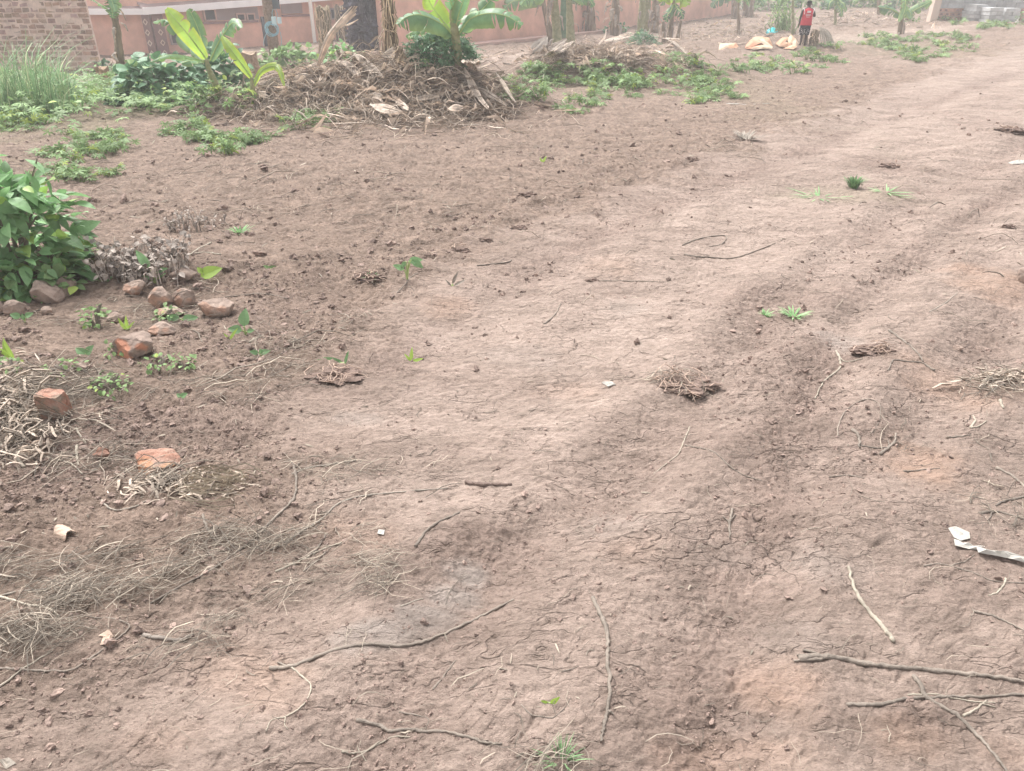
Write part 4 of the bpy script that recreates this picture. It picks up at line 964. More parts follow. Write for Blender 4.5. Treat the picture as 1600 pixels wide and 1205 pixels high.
# tall dry one before the house
Y = 17.0; b = At(192, 135, Y); b[2] = Hz(b[0], b[1]) if False else b[2]
g = Gf(193, 140); Y = g[1]
banana(g, [(190,110,Y),(186,80,Y),(183,50,Y),(179,26,Y),(172,-10,Y)], [
  ([(178,24,Y),(176,8,Y-.2),(172,-8,Y-.3),(180,18,Y-.5)], 13, 'banana', .4, .5, (0, -1, .2)),
  ([(176,-20,Y-.1),(174,0,Y-.3),(175,14,Y-.3),(176,28,Y-.3)], 13, 'banana', .2, .6, (0, -1, .1)),
  ([(178,26,Y),(165,12,Y-.1),(152,4,Y-.2),(138,-6,Y-.2)], 5, 'banana', .5, .3),
  ([(195,95,Y),(215,92,Y-.2),(232,98,Y-.3)], 8, 'leaf', .5, .3),
  ], 'tall thin banana plant with a brown peeling trunk beside the brick wall', sk='drystem', sheaths=9, w=.085)
# main plant on the dry heap
g = Gf(718, 116); Y = g[1]
banana(g, [(716,95,Y),(713,70,Y),(710,45,Y),(708,20,Y),(707,-15,Y)], [
  ([(716,55,Y),(735,30,Y-.2),(765,21,Y-.4),(795,27,Y-.5),(815,40,Y-.6)], 18, 'banana', .75, .35, (0, -.9, .6)),
  ([(708,56,Y),(690,38,Y-.2),(660,24,Y-.4),(637,26,Y-.5),(621,38,Y-.6)], 20, 'banana', .85, .35, (0, -.7, .7)),
  ([(706,50,Y+.1),(690,30,Y+.2),(672,5,Y+.2),(662,-25,Y+.1)], 16, 'limeleaf', .5, .5, (-.3, -.9, .4)),
  ([(716,50,Y+.1),(735,32,Y+.3),(758,10,Y+.4),(778,-15,Y+.4)], 15, 'banana', .7, .5, (.2, -.9, .5)),
  ([(712,45,Y),(716,25,Y-.1),(724,0,Y-.2),(730,-25,Y-.2)], 11, 'banana', .3, .4, (.4, -1, .1)),
  ([(708,58,Y+.2),(680,48,Y+.5),(655,46,Y+.6),(634,56,Y+.7)], 15, 'leaf', .9, .3, (0, -.6, .8)),
  ([(710,20,Y),(700,-10,Y-.2),(690,-40,Y-.3)], 12, 'banana', .4, .4, FACE),
  ], 'green banana plant with broad spreading leaves on the right end of the heap', w=.075)
# stems of the second clump
def clump(u, v, top, lean, w, sk, label, leaves=(), sh=6, dY=0.0, name='banana_plant'):
    g = Gf(u, v); Y = g[1]+dY; g[1] = Y; s = dep(g)/FPX
    st = [(u+lean*k/3.0, v-(v-top)*k/3.0, Y) for k in (1, 2, 3)]
    L = []
    for (du, dv, wl, mk) in leaves:
        a = (u+lean, top)
        L.append(([(a[0], a[1]+4, Y), (a[0]+du*.4, a[1]+dv*.9-6, Y-.2), (a[0]+du*.8, a[1]+dv-3, Y-.4), (a[0]+du, a[1]+dv+8, Y-.5)], wl, mk, .7, .5, (0, -.8, .5)))
    return banana(g, st, L, label, sk=sk, sheaths=sh, w=w*s, name=name)
clump(872, 78, -30, -8, 7, 'pstem', 'thick green banana stem, leftmost of the right hand clump', [(-40,10,12,'banana'),(-50,30,12,'banana'),(30,20,10,'banana')], 8)
clump(862, 66, 0, -14, 5, 'drystem', 'brown slanting banana stem leaning left from the thick green one', [(-60,6,13,'banana')], 6)
clump(892, 70, -30, -4, 6, 'pstem', 'straight green banana stem second from the left of the clump', [(40,32,9,'banana')], 5)
clump(880, 62, -40, 2, 6, 'darkleaf', 'dark green banana stem between two paler stems', [(30,40,10,'darkleaf')], 3, .6)
clump(912, 52, -20, 3, 6, 'drystem', 'dark dry banana stem behind the pale fallen leaf', [], 8, .5)
clump(925, 52, -20, -3, 6, 'drystem', 'grey dry banana stem with hanging shreds in mid clump', [], 10, .2)
clump(938, 48, -10, 2, 3, 'pstem', 'thin banana stem carrying a hanging lime leaf', [(14,32,11,'limeleaf'),(-8,30,8,'limeleaf')], 3, .6)
clump(960, 56, -30, 3, 7, 'drystem', 'pale brown banana stem right of the lime leaf', [], 10)
clump(980, 42, -10, -4, 5, 'drystem', 'ragged dry banana stem near the clump middle', [], 10, .8)
clump(1000, 55, -30, 6, 5, 'pstem', 'bright green banana stem with a cut base', [], 3)
clump(1010, 50, -30, 4, 5, 'pstem', 'pale green stem touching the bright green one', [(24,30,9,'banana')], 5, .4)
clump(1024, 52, -20, 0, 6, 'drystem', 'dark shaggy dry banana stem at the right of the clump', [], 12, .3)
clump(1045, 66, 0, 8, 4, 'drystem', 'slender dry stem under the lime green leaves', [(-16,-6,16,'limeleaf'),(22,0,14,'limeleaf'),(14,22,9,'darkleaf'),(-12,26,8,'darkleaf')], 7)
clump(1058, 64, 32, 6, 3, 'drystem', 'short broken dry stem right of the clump', [], 5, name='banana_stump')
clump(1038, 68, 34, -2, 4, 'drystem', 'short split dry stub at the right end of the clump', [], 6, name='banana_stump')
for (u, v, t, ln, wd_, sk, lab, lv) in [(1148,30,-30,1,5,'drystem','banana plant with a pale straight stem at the end of the salmon wall',[(-36,34,9,'darkleaf'),(46,30,9,'darkleaf')]),
   (1154,56,0,0,2.2,'drystem','thin banana plant in front of the pale stems',[(-14,-6,5,'banana'),(16,0,5,'banana')]),(1165,28,-20,0,4,'drystem','brown banana stem right of the pale straight stem',[]),(1174,28,-20,2,3,'drystem','reddish thin banana stem by the green leaves',[]),
   (1098,28,24,2,2,'pstem','small banana plant against the far salmon wall',[(-14,-14,7,'banana'),(14,4,5,'banana')]),
   (1239,55,-6,0,2.4,'pstem','thin banana plant just left of the person',[(-22,8,6,'banana'),(18,-2,6,'banana')]),(1305,40,-20,1,2,'pstem','thin banana plant standing in brown soil right of the person',[(16,30,6,'banana'),(-12,28,7,'darkleaf'),(10,38,6,'banana')]),
   (1373,24,-30,0,2.4,'drystem','dark thin trunk behind the rough banana plant',[])]:
    clump(u, v, t, ln, wd_, sk, lab, lv, 4)
g = Gf(1406, 54); Y = g[1]
banana(g, [(1407,40,Y),(1409,26,Y),(1410,14,Y),(1411,-20,Y)], [
  ([(1410,26,Y),(1395,16,Y-.2),(1384,13,Y-.4),(1374,12,Y-.6)], 9, 'darkleaf', .6, .2, (0, -.9, .5)),
  ([(1411,26,Y),(1425,18,Y-.1),(1440,10,Y-.2),(1456,2,Y-.2)], 8, 'leaf', .5, .3, (0, -.9, .5)),
  ([(1414,-15,Y-.2),(1415,2,Y-.5),(1413,18,Y-.6),(1405,34,Y-.7)], 6, 'leaf', .5, .3, (0, -1, .2)),
  ([(1411,20,Y),(1416,14,Y-.4),(1422,20,Y-.6),(1424,30,Y-.7)], 6, 'banana', .6, .3, (0, -.9, .5))],
  'low banana plant with rough trunk and broad leaves near the block wall', sk='drystem', sheaths=6, w=3.4*px(g, 1))

# ------------------------------------------------------------------ dry heaps: dead banana leaves
def dleaf(pts, wp, label=None, mk='deadleaf', up=.03, name='dead_leaf', t=None, group=None, air=None, side=None, tears=.75):
    if air is None: C = np.array([Gf(u, v, up) for u, v in pts])
    else: C = np.array([At(u, v, air+dy) for (u, v), dy in zip(pts, np.linspace(0, .35, len(pts))[::-1])])
    s = px(C[0], 1); o = C[len(C)//2]
    mb = MB(); ns = int(4+wp*1.3); T0 = C[-1]-C[0]; T0 /= np.linalg.norm(T0); A0 = np.cross(T0, [0, -.7, .6]); A0 /= np.linalg.norm(A0)
    for k in range(ns):
        f = (k/(ns-1)-.5)*2; q = np.linspace(0, 1, len(C)); bulge = np.sin(q*math.pi)*.6+q*.55
        P = C+A0*(f*wp*s*bulge)[:, None]+rng.normal(0, s*.5, (len(C), 1))*A0+np.array([0, 0, 1])*(rng.uniform(0, 1)*wp*s*.4*np.sin(q*2.6))[:, None]
        P = catmull(P[:max(2, int(len(P)*1.0))], 5); n_ = len(P); L = rng.integers(int(n_*.6), n_+1) if n_ > 5 else n_; P = P[:L]; n_ = len(P)
        w_ = (np.sin(np.linspace(.5, 2.8, n_))*wp*s*rng.uniform(.14, .34))[:, None]*(A0*.85+np.array([0, 0, rng.normal(0, .5)]))
        V = np.stack([P-w_, P+np.array([0, -.3, 1])*s*.7, P+w_], 1).reshape(-1, 3)
        F = np.array([[3*i+a, 3*i+a+1, 3*i+a+4, 3*i+a+3] for i in range(n_-1) for a in (0, 1)]); mb.add(V, F, np.array(t if t is not None else (1, 1, 1))*rng.uniform(.65, 1.25))
    V, F = tube(catmull(C, 5), s*.8, 5); mb.add(V, F, np.array(t if t is not None else (1, 1, 1))*1.05)
    return mb.build(name, M[mk], origin=tuple(o), label=label, cat='dead leaf', group=group)
DLs = [([(500,103),(520,70),(540,38),(556,10)], 9, 'big dry folded banana leaf leaning up against the dark stump', 'deadleaf', (1.7,1.7,1.65), 12.1),
]
mb = MB(); g0 = At(497, 104, 12.2); s0 = px(g0, 1)
for k in range(15):
    f = k/14; e = rng.normal(0, .5); q = .75+.5*abs(f-.5)
    mid = At(509+f*19+e, 62-f*2*8+16*(1-f)*0, 12.1+.25*f); top = At(553+rng.normal(0, 1.5)+f*5, 10+f*22*(rng.uniform() < .6), 12.35)
    C = catmull([g0+[(f-.5)*5*s0, 0, 0], mid, (mid+top)/2+[(f-.5)*4*s0, 0, 0], top], 5)
    w_ = (np.sin(np.linspace(.35, 2.9, len(C)))*s0*rng.uniform(1.4, 3.2))[:, None]*np.array([.8, -.25, -.5])
    V = np.stack([C-w_, C+[0, -.012, .006], C+w_*.9], 1).reshape(-1, 3)
    F = np.array([[3*i+a, 3*i+a+1, 3*i+a+4, 3*i+a+3] for i in range(len(C)-1) for a in (0, 1)])
    mb.add(V, F, np.array([1, .97, .94])*rng.uniform(1.3, 2.8))
mb.build('dead_leaf', M['deadleaf'], origin=tuple(g0), label='big dry folded banana leaf leaning up against the dark stump', cat='dead leaf')
for pts, wp, lab, t in [
 ([(496,168),(510,140),(528,118)], 5, 'pale stiff dead leaf standing at the front of the heap', 1.9),([(528,118),(545,122),(560,140),(556,150)], 6, 'pale curled dead leaf at the top front of the heap', 1.7),
 ([(552,102),(570,118),(588,138),(596,150)], 6, 'brown rolled leaf stalk sloping right on the heap', 1.2),([(545,150),(565,148),(582,153)], 5, 'pale flat dead leaf in the middle of the heap', 1.9),
 ([(726,128),(735,150),(750,178),(762,192)], 5, 'pale long leaf stalk sliding down the right slope of the heap', 1.6),([(775,135),(790,158),(806,182)], 3.5, 'straight dry stalk at the far right of the heap', 1.4),
 ([(745,155),(765,170),(792,188)], 4, 'brown dead leaf low on the right slope of the heap', 1.2),([(728,105),(735,118),(740,128)], 7, 'pale split leaf base next to the green banana plant', 1.9),
 ([(695,108),(660,106),(640,112)], 6, 'pale dead leaf on the crest of the heap', 1.7),([(598,108),(615,104),(630,108)], 7, 'pale crumpled dead leaf on the crest, left one', 1.7),
 ([(566,180),(580,172),(596,176),(600,184)], 6, 'curved dead leaf at the front foot of the heap', 1.5),([(612,168),(628,185),(642,196)], 4, 'pale stalk pointing down at the heap foot', 1.8),
 ([(580,185),(600,195),(628,200)], 7, 'broad grey dead leaf at the heap foot', 1.5),([(640,178),(665,176),(688,172)], 3, 'thin pale stalk on the heap foot, right part', 1.6),
 ([(410,155),(435,152),(460,156)], 7, 'rolled brown dead leaf on the left of the heap', 1.0),([(355,178),(372,165),(385,150)], 4, 'dark dead leaf at the left foot of the heap', .9),
 ([(402,160),(412,170),(424,174)], 4, 'pale short stalk left of the heap middle', 1.7),([(450,146),(480,144),(505,142)], 4, 'long brown dead leaf on the heap left slope', 1.1),
 ([(484,123),(498,124),(512,130)], 5, 'pale small dead leaf high on the heap left slope', 1.7),([(672,205),(671,210),(673,215)], 3, 'white stub of stalk in front of the heap', 2.2),
 ([(700,192),(712,194),(724,192)], 5, 'pale dead leaf scrap by the heap right foot', 2.0),([(745,130),(760,118),(776,110)], 1.8, 'thin bleached stick slanting over the right slope', 2.2),
 ([(755,105),(778,96),(800,86)], 1.6, 'thin bleached stick behind the right slope', 2.2),
 ([(944,77),(965,70),(985,66),(1000,65)], 6, 'pale fan shaped dead leaf across the second heap', 2.2),([(922,97),(935,80),(944,66),(948,45)], 2.4, 'pale upright stalk bending over the second heap', 2.0),
 ([(952,105),(956,92),(960,82),(950,81)], 2.2, 'pale bent stalk on the front of the second heap', 2.0),([(855,66),(845,82),(833,100)], 7, 'dark dead leaf draped at the left end of the second heap', .7),
 ([(885,72),(868,90),(850,104)], 5, 'brown dead leaf sloping left on the second heap', 1.1),([(896,76),(878,94),(858,104)], 4, 'pale dead leaf next to the brown sloping one', 1.5),
 ([(1022,68),(1040,69),(1062,70)], 2.6, 'pale branch lying right of the second heap', 1.8),([(1042,70),(1058,82),(1074,96)], 2.2, 'grey fallen branch slanting down right of the second heap', 1.2),
 ([(1022,92),(1034,98),(1045,102)], 2.4, 'pale forked stalk below the fallen branch', 1.9),([(900,115),(912,113),(925,114)], 2.4, 'pale flat scrap before the second heap', 2.1),([(960,106),(970,102),(980,103)], 4, 'greenish pale leaf at the second heap foot', 1.8)]:
    dleaf(pts, wp*1.12, lab, t=(t*1.15, t*1.12, t*1.08), up=.17, side=(.2, -.75, .5), tears=.9)
def litter(cpx, n, spread, label, zmax, size):
    mb = MB()
    u = rng.normal(0, 1, n)*spread[0]+cpx[0]; v = rng.normal(0, 1, n)*spread[1]+cpx[1]
    for a, b in zip(u, v):
        c = G(a, b); c[2] = Hz(c[0], c[1])+rng.uniform(0, zmax); an = rng.uniform(0, 6.28); L = size*rng.uniform(.4, 1.3)
        d = np.array([math.cos(an), math.sin(an)*.8, rng.normal(0, .25)])*L/2; q = np.array([0, 0, rng.normal(0, L*.14)])
        C = np.array([c-d, c+q, c+d]); C[:, 2] = np.maximum(C[:, 2], Hbase(C[:, 0], C[:, 1])+.01)
        C = catmull(C, 3); n_ = len(C); T = d/np.linalg.norm(d); A = np.cross(T, [0, 0, 1]); A /= np.linalg.norm(A)+1e-9
        ax = A*math.cos(an)+np.array([0, 0, 1])*abs(math.sin(an)); w_ = (size*rng.uniform(.02, .13)*np.sin(np.linspace(.25, 2.9, n_)))[:, None]*ax
        V = np.stack([C-w_, C+[0, 0, .005], C+w_], 1).reshape(-1, 3)
        F = np.array([[3*i+e, 3*i+e+1, 3*i+e+4, 3*i+e+3] for i in range(n_-1) for e in (0, 1)])
        mb.add(V, F, np.array([1, .97, .93])*(.9+2.1*rng.uniform()**1.4))
    m = int(n*2.6)
    uu = rng.normal(0, 1, m)*spread[0]*1.1+cpx[0]; vv = rng.normal(0, 1, m)*spread[1]*1.1+cpx[1]
    Pg = np.array([G(a, b)[:2] for a, b in zip(uu, vv)])
    g = rng.uniform(.6, 2.0, (m, 1))
    strands(m, Pg[:, 0], Pg[:, 1], size*rng.uniform(.3, 1.4, m), rng.uniform(.002, .006, m), rng.uniform(.2, 1, m)*zmax, mb, g*np.array([[1, .96, .9]]), bend=.6, tiltmax=.3)
    return mb.build('leaf_litter', M['deadleaf'], kind='stuff', label=label, cat='leaf litter')
litter((575,150), 1300, (105,24), 'tangle of dry banana leaves, roots and stalks covering the big heap', .16, .42)
litter((650,182), 300, (75,9), 'tangle of grey dry leaves along the foot of the big heap', .08, .4)
litter((395,168), 240, (40,13), 'tangle of dry leaves and twigs at the left end of the big heap', .10, .35)
litter((940,92), 500, (65,13), 'tangle of dry leaves and straw covering the second heap', .14, .45)
litter((1150,45), 260, (55,13), 'dry leaves scattered on the brown rise behind the orange sacks', .08, .5)
litter((1350,28), 200, (60,8), 'dry mulch on the soil between the far banana plants', .08, .5)
# coil of pale dry fibre on the track border
def coil():
    c = Gf(350, 770); s = px(c, 1); mb = MB()
    for _ in range(46):
        cx = rng.normal(0, 22)*s; cy = rng.normal(0, .03); r = rng.uniform(12, 46)*s; a0 = rng.uniform(0, 6.28); sp = rng.uniform(1.2, 4)
        a = np.linspace(a0, a0+sp, 9); X = c[0]+cx+np.cos(a)*r*1.25; Y_ = c[1]+cy+np.sin(a)*r*.75
        Z = H(X, Y_)+rng.uniform(.004, .04)+np.sin(np.linspace(0, 3.1, 9))*rng.uniform(0, .04)
        P = np.stack([X, Y_, Z], 1); w_ = np.array([0, 0, 1])*s*rng.uniform(.8, 1.8)+np.array([.4, .4, 0])*s
        V = np.stack([P-w_*.7, P+w_*.7], 1).reshape(-1, 3); F = np.array([[2*i, 2*i+1, 2*i+3, 2*i+2] for i in range(8)])
        mb.add(V, F, np.array([1.1, 1.05, .95])*rng.uniform(.8, 1.5))
    mb.build('fibre_coil', M['straw'], origin=tuple(c), label='coiled heap of pale dry banana fibre on the border of the track', cat='dry fibre')
coil()
litter((280,765), 50, (45,9), 'pale shredded leaves beside the coil of dry fibre', .008, .075)
litter((1562,598), 18, (30,9), 'pale shredded husks near the right edge', .008, .10)
litter((25,650), 110, (30,34), 'pile of dry canes and grass at the left edge', .05, .12)

# ------------------------------------------------------------------ bushes, stumps and tall grass at the back
def bushp(u, v, rx, h, n, szpx, tm, mk, name, label, cat='bush', **k):
    c = Gf(u, v); s = px(c, 1); return bush(c, rx*s, rx*s*.7, h*s*.90, n, szpx*s, tm, mk, name, label, cat, **k)
bushp(690, 103, 56, 48, 1300, 7.5, PA5, 'darkleaf', 'round_shrub', 'dark green round shrub behind the green banana plant', bt=(.8, 1.6), shell=.75)
bushp(255, 165, 65, 74, 520, 15, HE, 'darkleaf', 'creeper_bush', 'dark bush of heart shaped leaves under the young banana plant', bt=(.8, 1.7), shell=.7)
bushp(350, 150, 48, 78, 380, 13, HE, 'darkleaf', 'creeper_bush', 'dark bush of heart shaped leaves left of the sawn stump', bt=(.8, 1.7), shell=.7)
bushp(205, 132, 30, 30, 120, 10, HE, 'weed', 'creeper_bush', 'small pale bush at the foot of the peeling banana trunk', bt=(.8, 1.5))
bushp(455, 108, 50, 34, 360, 9, HE, 'weed', 'creeper_bush', 'bright green creeper between the pole and the heap', bt=(.9, 1.7))
bushp(535, 98, 34, 30, 120, 8, HE, 'leaf', 'creeper_bush', 'pair of round bright leaves beside the pole', bt=(1, 1.8))
bushp(625, 62, 20, 75, 420, 6, OV, 'darkleaf', 'climbing_vine', 'dark green vine climbing behind the dark stump', bt=(.8, 1.4), shell=.8)
bushp(1005, 72, 26, 22, 260, 5, PA5, 'darkleaf', 'round_shrub', 'green weeds at the base of the bright green stem', bt=(.8, 1.6))
bushp(1040, 92, 30, 10, 120, 5, PA5, 'weed', 'low_weed', 'grey green weeds at the right of the second heap', bt=(.8, 1.5))
bushp(960, 52, 20, 16, 100, 5, OV, 'darkleaf', 'low_weed', 'small dark weeds behind the second heap', bt=(.8, 1.5))
bushp(1422, 36, 16, 8, 60, 4, OV, 'weed', 'low_weed', 'faint weeds left of the block wall pillar')
bushp(1476, 34, 10, 9, 60, 3, OV, 'weed', 'low_weed', 'small weeds under the red perforated bricks')
bushp(1597, 36, 12, 18, 60, 4, OV, 'weed', 'low_weed', 'weeds at the right edge beside the block stacks')
def stump(u, v, wpx, hpx, label, kind='drystem', name='tree_stump', cat='stump', rough=.12, dY=0, tt=(1, 1, 1), frng=0, lean=0):
    g = Gf(u, v); g[1] += dY; s = px(g, 1); g[2] = Hz(g[0], g[1]); n, m = 40, 44; V = []
    for i in range(m):
        f = i/(m-1)
        for j in range(n):
            a = j/n*2*math.pi; r = wpx*s/2*(1+.25*(1-f)**3)*(1+rough*2*gn([math.cos(a)*1.7+u], [math.sin(a)*1.7+f*3+v], 81)[0]+rough*1.1*gn([math.cos(a)*5+u+f*4], [math.sin(a)*5+f*13], 82)[0]+rough*.7*gn([math.cos(a)*13+u+f*9], [math.sin(a)*13+f*31], 83)[0])
            V.append([math.cos(a)*r+lean*s*f, math.sin(a)*r, f*hpx*s*.92*(1+.06*math.sin(a*3+1)*(f > .9))-.03])
    V.append([lean*s, 0, hpx*s*.90]); V = np.array(V)+g
    F = [np.array([[i*n+j, i*n+(j+1) % n, (i+1)*n+(j+1) % n, (i+1)*n+j] for i in range(m-1) for j in range(n)]), np.array([[(m-1)*n+j, (m-1)*n+(j+1) % n, n*m] for j in range(n)])]
    mb = MB().add(V, F, tt)
    for _ in range(frng):
        a = rng.uniform(math.pi, 6.28); f = rng.uniform(.1, 1); r = wpx*s/2*1.12; p = g+[math.cos(a)*r, math.sin(a)*r, f*hpx*s]
        L = rng.uniform(.1, .45)*hpx*s; V_, F_ = tube(catmull([p, p+[rng.normal(0, .03), -.03, -L*.5], p+[rng.normal(0, .06), -.02, -L]], 3), .006*(1+s*20), 4); mb.add(V_, F_, np.ones(3)*rng.uniform(1, 3.4))
    return mb.build(name, M[kind], origin=tuple(g), label=label, cat=cat)
stump(392, 122, 29, 40, 'thick sawn grey tree stump left of the utility pole', tt=(1.4, 1.3, 1.25), rough=.08)
stump(574, 82, 44, 120, 'dark charred earthy stump rising from the top of the heap', 'charred', 'charred_stump', frng=200, rough=.42, tt=(1.5,1.5,1.7))
stump(508, 90, 20, 72, 'ragged stump wrapped in dry vines left of the leaning dead leaf', 'drystem', frng=80, tt=(.9, .95, .8), dY=.4)
stump(531, 66, 14, 52, 'thin dark ragged stump beside the vine wrapped stump', 'drystem', frng=50, tt=(.6, .62, .55), dY=.6)
stump(612, 100, 17, 120, 'dead banana trunk with hanging shreds right of the charred stump', 'drystem', 'dead_banana_trunk', frng=45, tt=(.7, .68, .66), dY=.2, lean=-4)
stump(628, 100, 12, 40, 'short dead trunk in front of the hanging vine', 'drystem', 'dead_banana_trunk', frng=30, dY=-.2)
stump(168, 145, 17, 40, 'small pale stump overgrown with fern left of the peeling banana trunk', 'drystem', tt=(1.5, 1.3, 1.2))
bushp(166, 118, 18, 20, 150, 7, OV, 'darkleaf', 'fern', 'dark fern growing over the small pale stump', 'fern')
stump(1272, 72, 12, 24, 'rotten brown tree stump just right of the person', 'drystem', dY=.1, frng=10)
stump(1260, 72, 7, 24, 'pale thin stump between the person and the rotten stump', 'palewood', dY=.2, tt=(.8,.72,.7))
mb = MB(); g = Gf(1282, 70); s = px(g, 1)
for k in range(26):
    a = rng.uniform(-.5, 1.2); P = catmull([g+[-6*s, 0, 22*s], g+[(-2+8*a)*s, -.1, 16*s], g+[(2+12*a)*s, -.25, 1*s]], 3)
    V, F = tube(P, s*np.linspace(1.4, .5, len(P)), 4); mb.add(V, F, np.ones(3)*rng.uniform(.8, 1.4))
mb.build('dry_leaf_bundle', M['straw'], origin=tuple(g), label='fan of pale dry leaves leaning on the rotten stump', cat='dry leaves')
# tall grass left
def tallgrass(u, v, wpx, hpx, n, label, tw=1.0):
    c = Gf(u, v); s = px(c, 1); mb = MB()
    for _ in range(n):
        a = rng.uniform(0, 6.28); b = c+np.array([rng.uniform(-.5, .5)*wpx*s, rng.uniform(-.4, .6)*wpx*s*.6, 0]); b[2] = Hz(b[0], b[1])-.02
        h = hpx*s*rng.uniform(.2, 1.0)**1.2*(1.05-.9*abs(b[0]-c[0])/(wpx*s)); l = rng.uniform(.15, .9)*h
        P = catmull([b, b+[math.cos(a)*l*.3, math.sin(a)*l*.3, h*.65], b+[math.cos(a)*l, math.sin(a)*l, h*rng.uniform(.75, 1.05)]], 3); m = len(P)
        wv = np.array([math.sin(a)*.3+.8, -.3, 0]); ww = (np.linspace(1, .15, m)*s*rng.uniform(.7, 1.6)*tw)[:, None]*wv
        V = np.stack([P-ww, P+ww], 1).reshape(-1, 3); F = np.array([[2*i, 2*i+1, 2*i+3, 2*i+2] for i in range(m-1)])
        g_ = rng.uniform(.9, 1.8); mb.add(V, F, [g_*1.05, g_, g_*1.1] if rng.uniform() < .82 else [g_*1.9, g_*1.25, g_*1.6])
    return mb.build('tall_grass', M['grass'], origin=tuple(c), label=label, cat='grass clump')
tallgrass(58, 180, 110, 132, 420, 'tall feathery grass clump in front of the brick wall')
tallgrass(18, 184, 70, 120, 180, 'tall grass at the far left edge')
tallgrass(88, 168, 46, 128, 130, 'tall wispy grass stems at the right of the clump', .7)
tallgrass(675, 40, 20, 30, 10, 'few thin stalks behind the banana plant', .6)

# ------------------------------------------------------------------ buildings
def wallseg(mb, A, B, z0, z1, th, t=(1, 1, 1), back=1):
    A = np.array(A, float); B = np.array(B, float); d = (B-A)/np.linalg.norm(B-A); nrm = np.array([-d[1], d[0]])*th*back
    P = [A, B, B+nrm, A+nrm]; V = [[*p, z] for z in (z0, z1) for p in P]
    F = [[0, 1, 5, 4], [1, 2, 6, 5], [2, 3, 7, 6], [3, 0, 4, 7], [4, 5, 6, 7], [3, 2, 1, 0]]
    mb.add(V, np.array(F), t)
# brick building, real bricks in mud mortar
YB = 22.0; XR = -11.35
root = empty('brick_building', (XR-3, YB, -1.2), 'unplastered building of rough brown bricks at the upper left', 'building')
o = np.array([XR-3, YB, -1.2])
mb = MB(); wallseg(mb, (XR-7, YB-.006), (XR-.02, YB-.006), -1.6, 2.9, .25); wallseg(mb, (XR-.30, YB+.30), (XR-4.2, YB+5), -1.6, 2.89, .22, back=-1)
mb.build('wall', M['mortar'], root, origin=o)
mb = MB(); ch = .132
for r_ in range(34):
    z = -1.55+r_*ch; x = XR-(.0 if r_ % 2 else .12)
    if r_ % 2 == 0:
        bw = .11; V, F = box(XR-bw/2, YB+.05, z, bw, .13, ch-.03+rng.normal(0, .006), jit=.005); mb.add(V, F, np.array([1, .95, .92])*rng.uniform(.7, 1.15))
    while x > XR-6.9:
        bw = rng.uniform(.16, .21); hh = ch-.044+rng.normal(0, .009); y_ = YB+.052+rng.normal(0, .007)
        fade = 1.0
        tv = rng.uniform(.75, 1.35); tv = np.array([tv, tv*rng.uniform(.9, 1.05), tv*rng.uniform(.85, 1.1)])*(1 if z > -.1 else 1.25)
        V, F = box(x-bw/2, y_, z+rng.normal(0, .006), bw, .13, hh, jit=.006); mb.add(V, F, tv)
        x -= bw+rng.uniform(.022, .05)
mb.build('bricks', M['brick'], root, origin=o)
# salmon house
root = empty('salmon_house', (-14, 32, -2), 'long salmon pink house with white fascia behind the young banana plants', 'house')
o = np.array([-14., 32., -2.])
C0 = np.array([-13.6, 31.0]); C1 = np.array([-2.5, 40.0]); wd_ = (C1-C0)/np.linalg.norm(C1-C0); nn = np.array([wd_[1], -wd_[0]])
def onw(s_, off=0): return C0+wd_*s_+nn*off
def s_at(u, off=0.0):   # distance along the wing seen at photo column u
    lo, hi = 0.0, 16.0
    for _ in range(40):
        m = (lo+hi)/2; p = C0+wd_*m+nn*off; d = p[1]*CP+1.5*SP
        if 800+FPX*p[0]/d < u: lo = m
        else: hi = m
    return lo
def zat(v, Y): return CAMH - Y*math.tan(PITCH-math.atan((602.5-v)/FPX)) if True else 0
mb = MB(); wallseg(mb, (-24, 31.0), tuple(C0), -2.3, 1.2, .2); wallseg(mb, tuple(C0), tuple(C1), -2.3, 1.6, .2)
mb.build('wall', M['plaster'], root, origin=o)
ze0 = zat(22.5, 31); p480 = onw(s_at(480)); ze1 = zat(3, p480[1])
mb = MB(); wallseg(mb, (-24, 30.62), (C0[0]+.12, 30.62), ze0, ze0+.2, .04)
def fas(mb, s0, s1, z0a, z0b, h, off, th):
    a = onw(s0, off+th); b = onw(s1, off+th); a2 = onw(s0, off); b2 = onw(s1, off)
    V = [[*a, z0a], [*b, z0b], [*b2, z0b], [*a2, z0a], [*a, z0a+h], [*b, z0b+h], [*b2, z0b+h], [*a2, z0a+h]]
    mb.add(V, np.array([[0, 1, 5, 4], [1, 2, 6, 5], [2, 3, 7, 6], [3, 0, 4, 7], [4, 5, 6, 7], [3, 2, 1, 0]]))
Lw = s_at(560); ze2 = ze0+(ze1-ze0)*Lw/s_at(480)
fas(mb, -.3, Lw, ze0, ze2, .24, .36, .04)
mb.build('fascia', M['fascia'], root, origin=o)
mb = MB()
V = [[-24, 30.65, ze0+.16], [C0[0]+.1, 30.65, ze0+.16], [C0[0]+.1, 36, ze0+1.9], [-24, 36, ze0+1.9]]; mb.add(V+[[a, b, c-.04] for a, b, c in V], np.array([[0, 1, 2, 3], [7, 6, 5, 4], [0, 4, 5, 1]]))
a = onw(-.3, .38); b = onw(Lw, .38); c_ = onw(Lw, -5); d_ = onw(-.3, -5)
V = [[*a, ze0+.2], [*b, ze2+.2], [*c_, ze2+2.1], [*d_, ze0+2.1]]; mb.add(V+[[p, q, r_-.04] for p, q, r_ in V], np.array([[0, 1, 2, 3], [7, 6, 5, 4], [0, 4, 5, 1]]))
mb.build('roof', M['roof'], root, origin=o)
mb = MB()
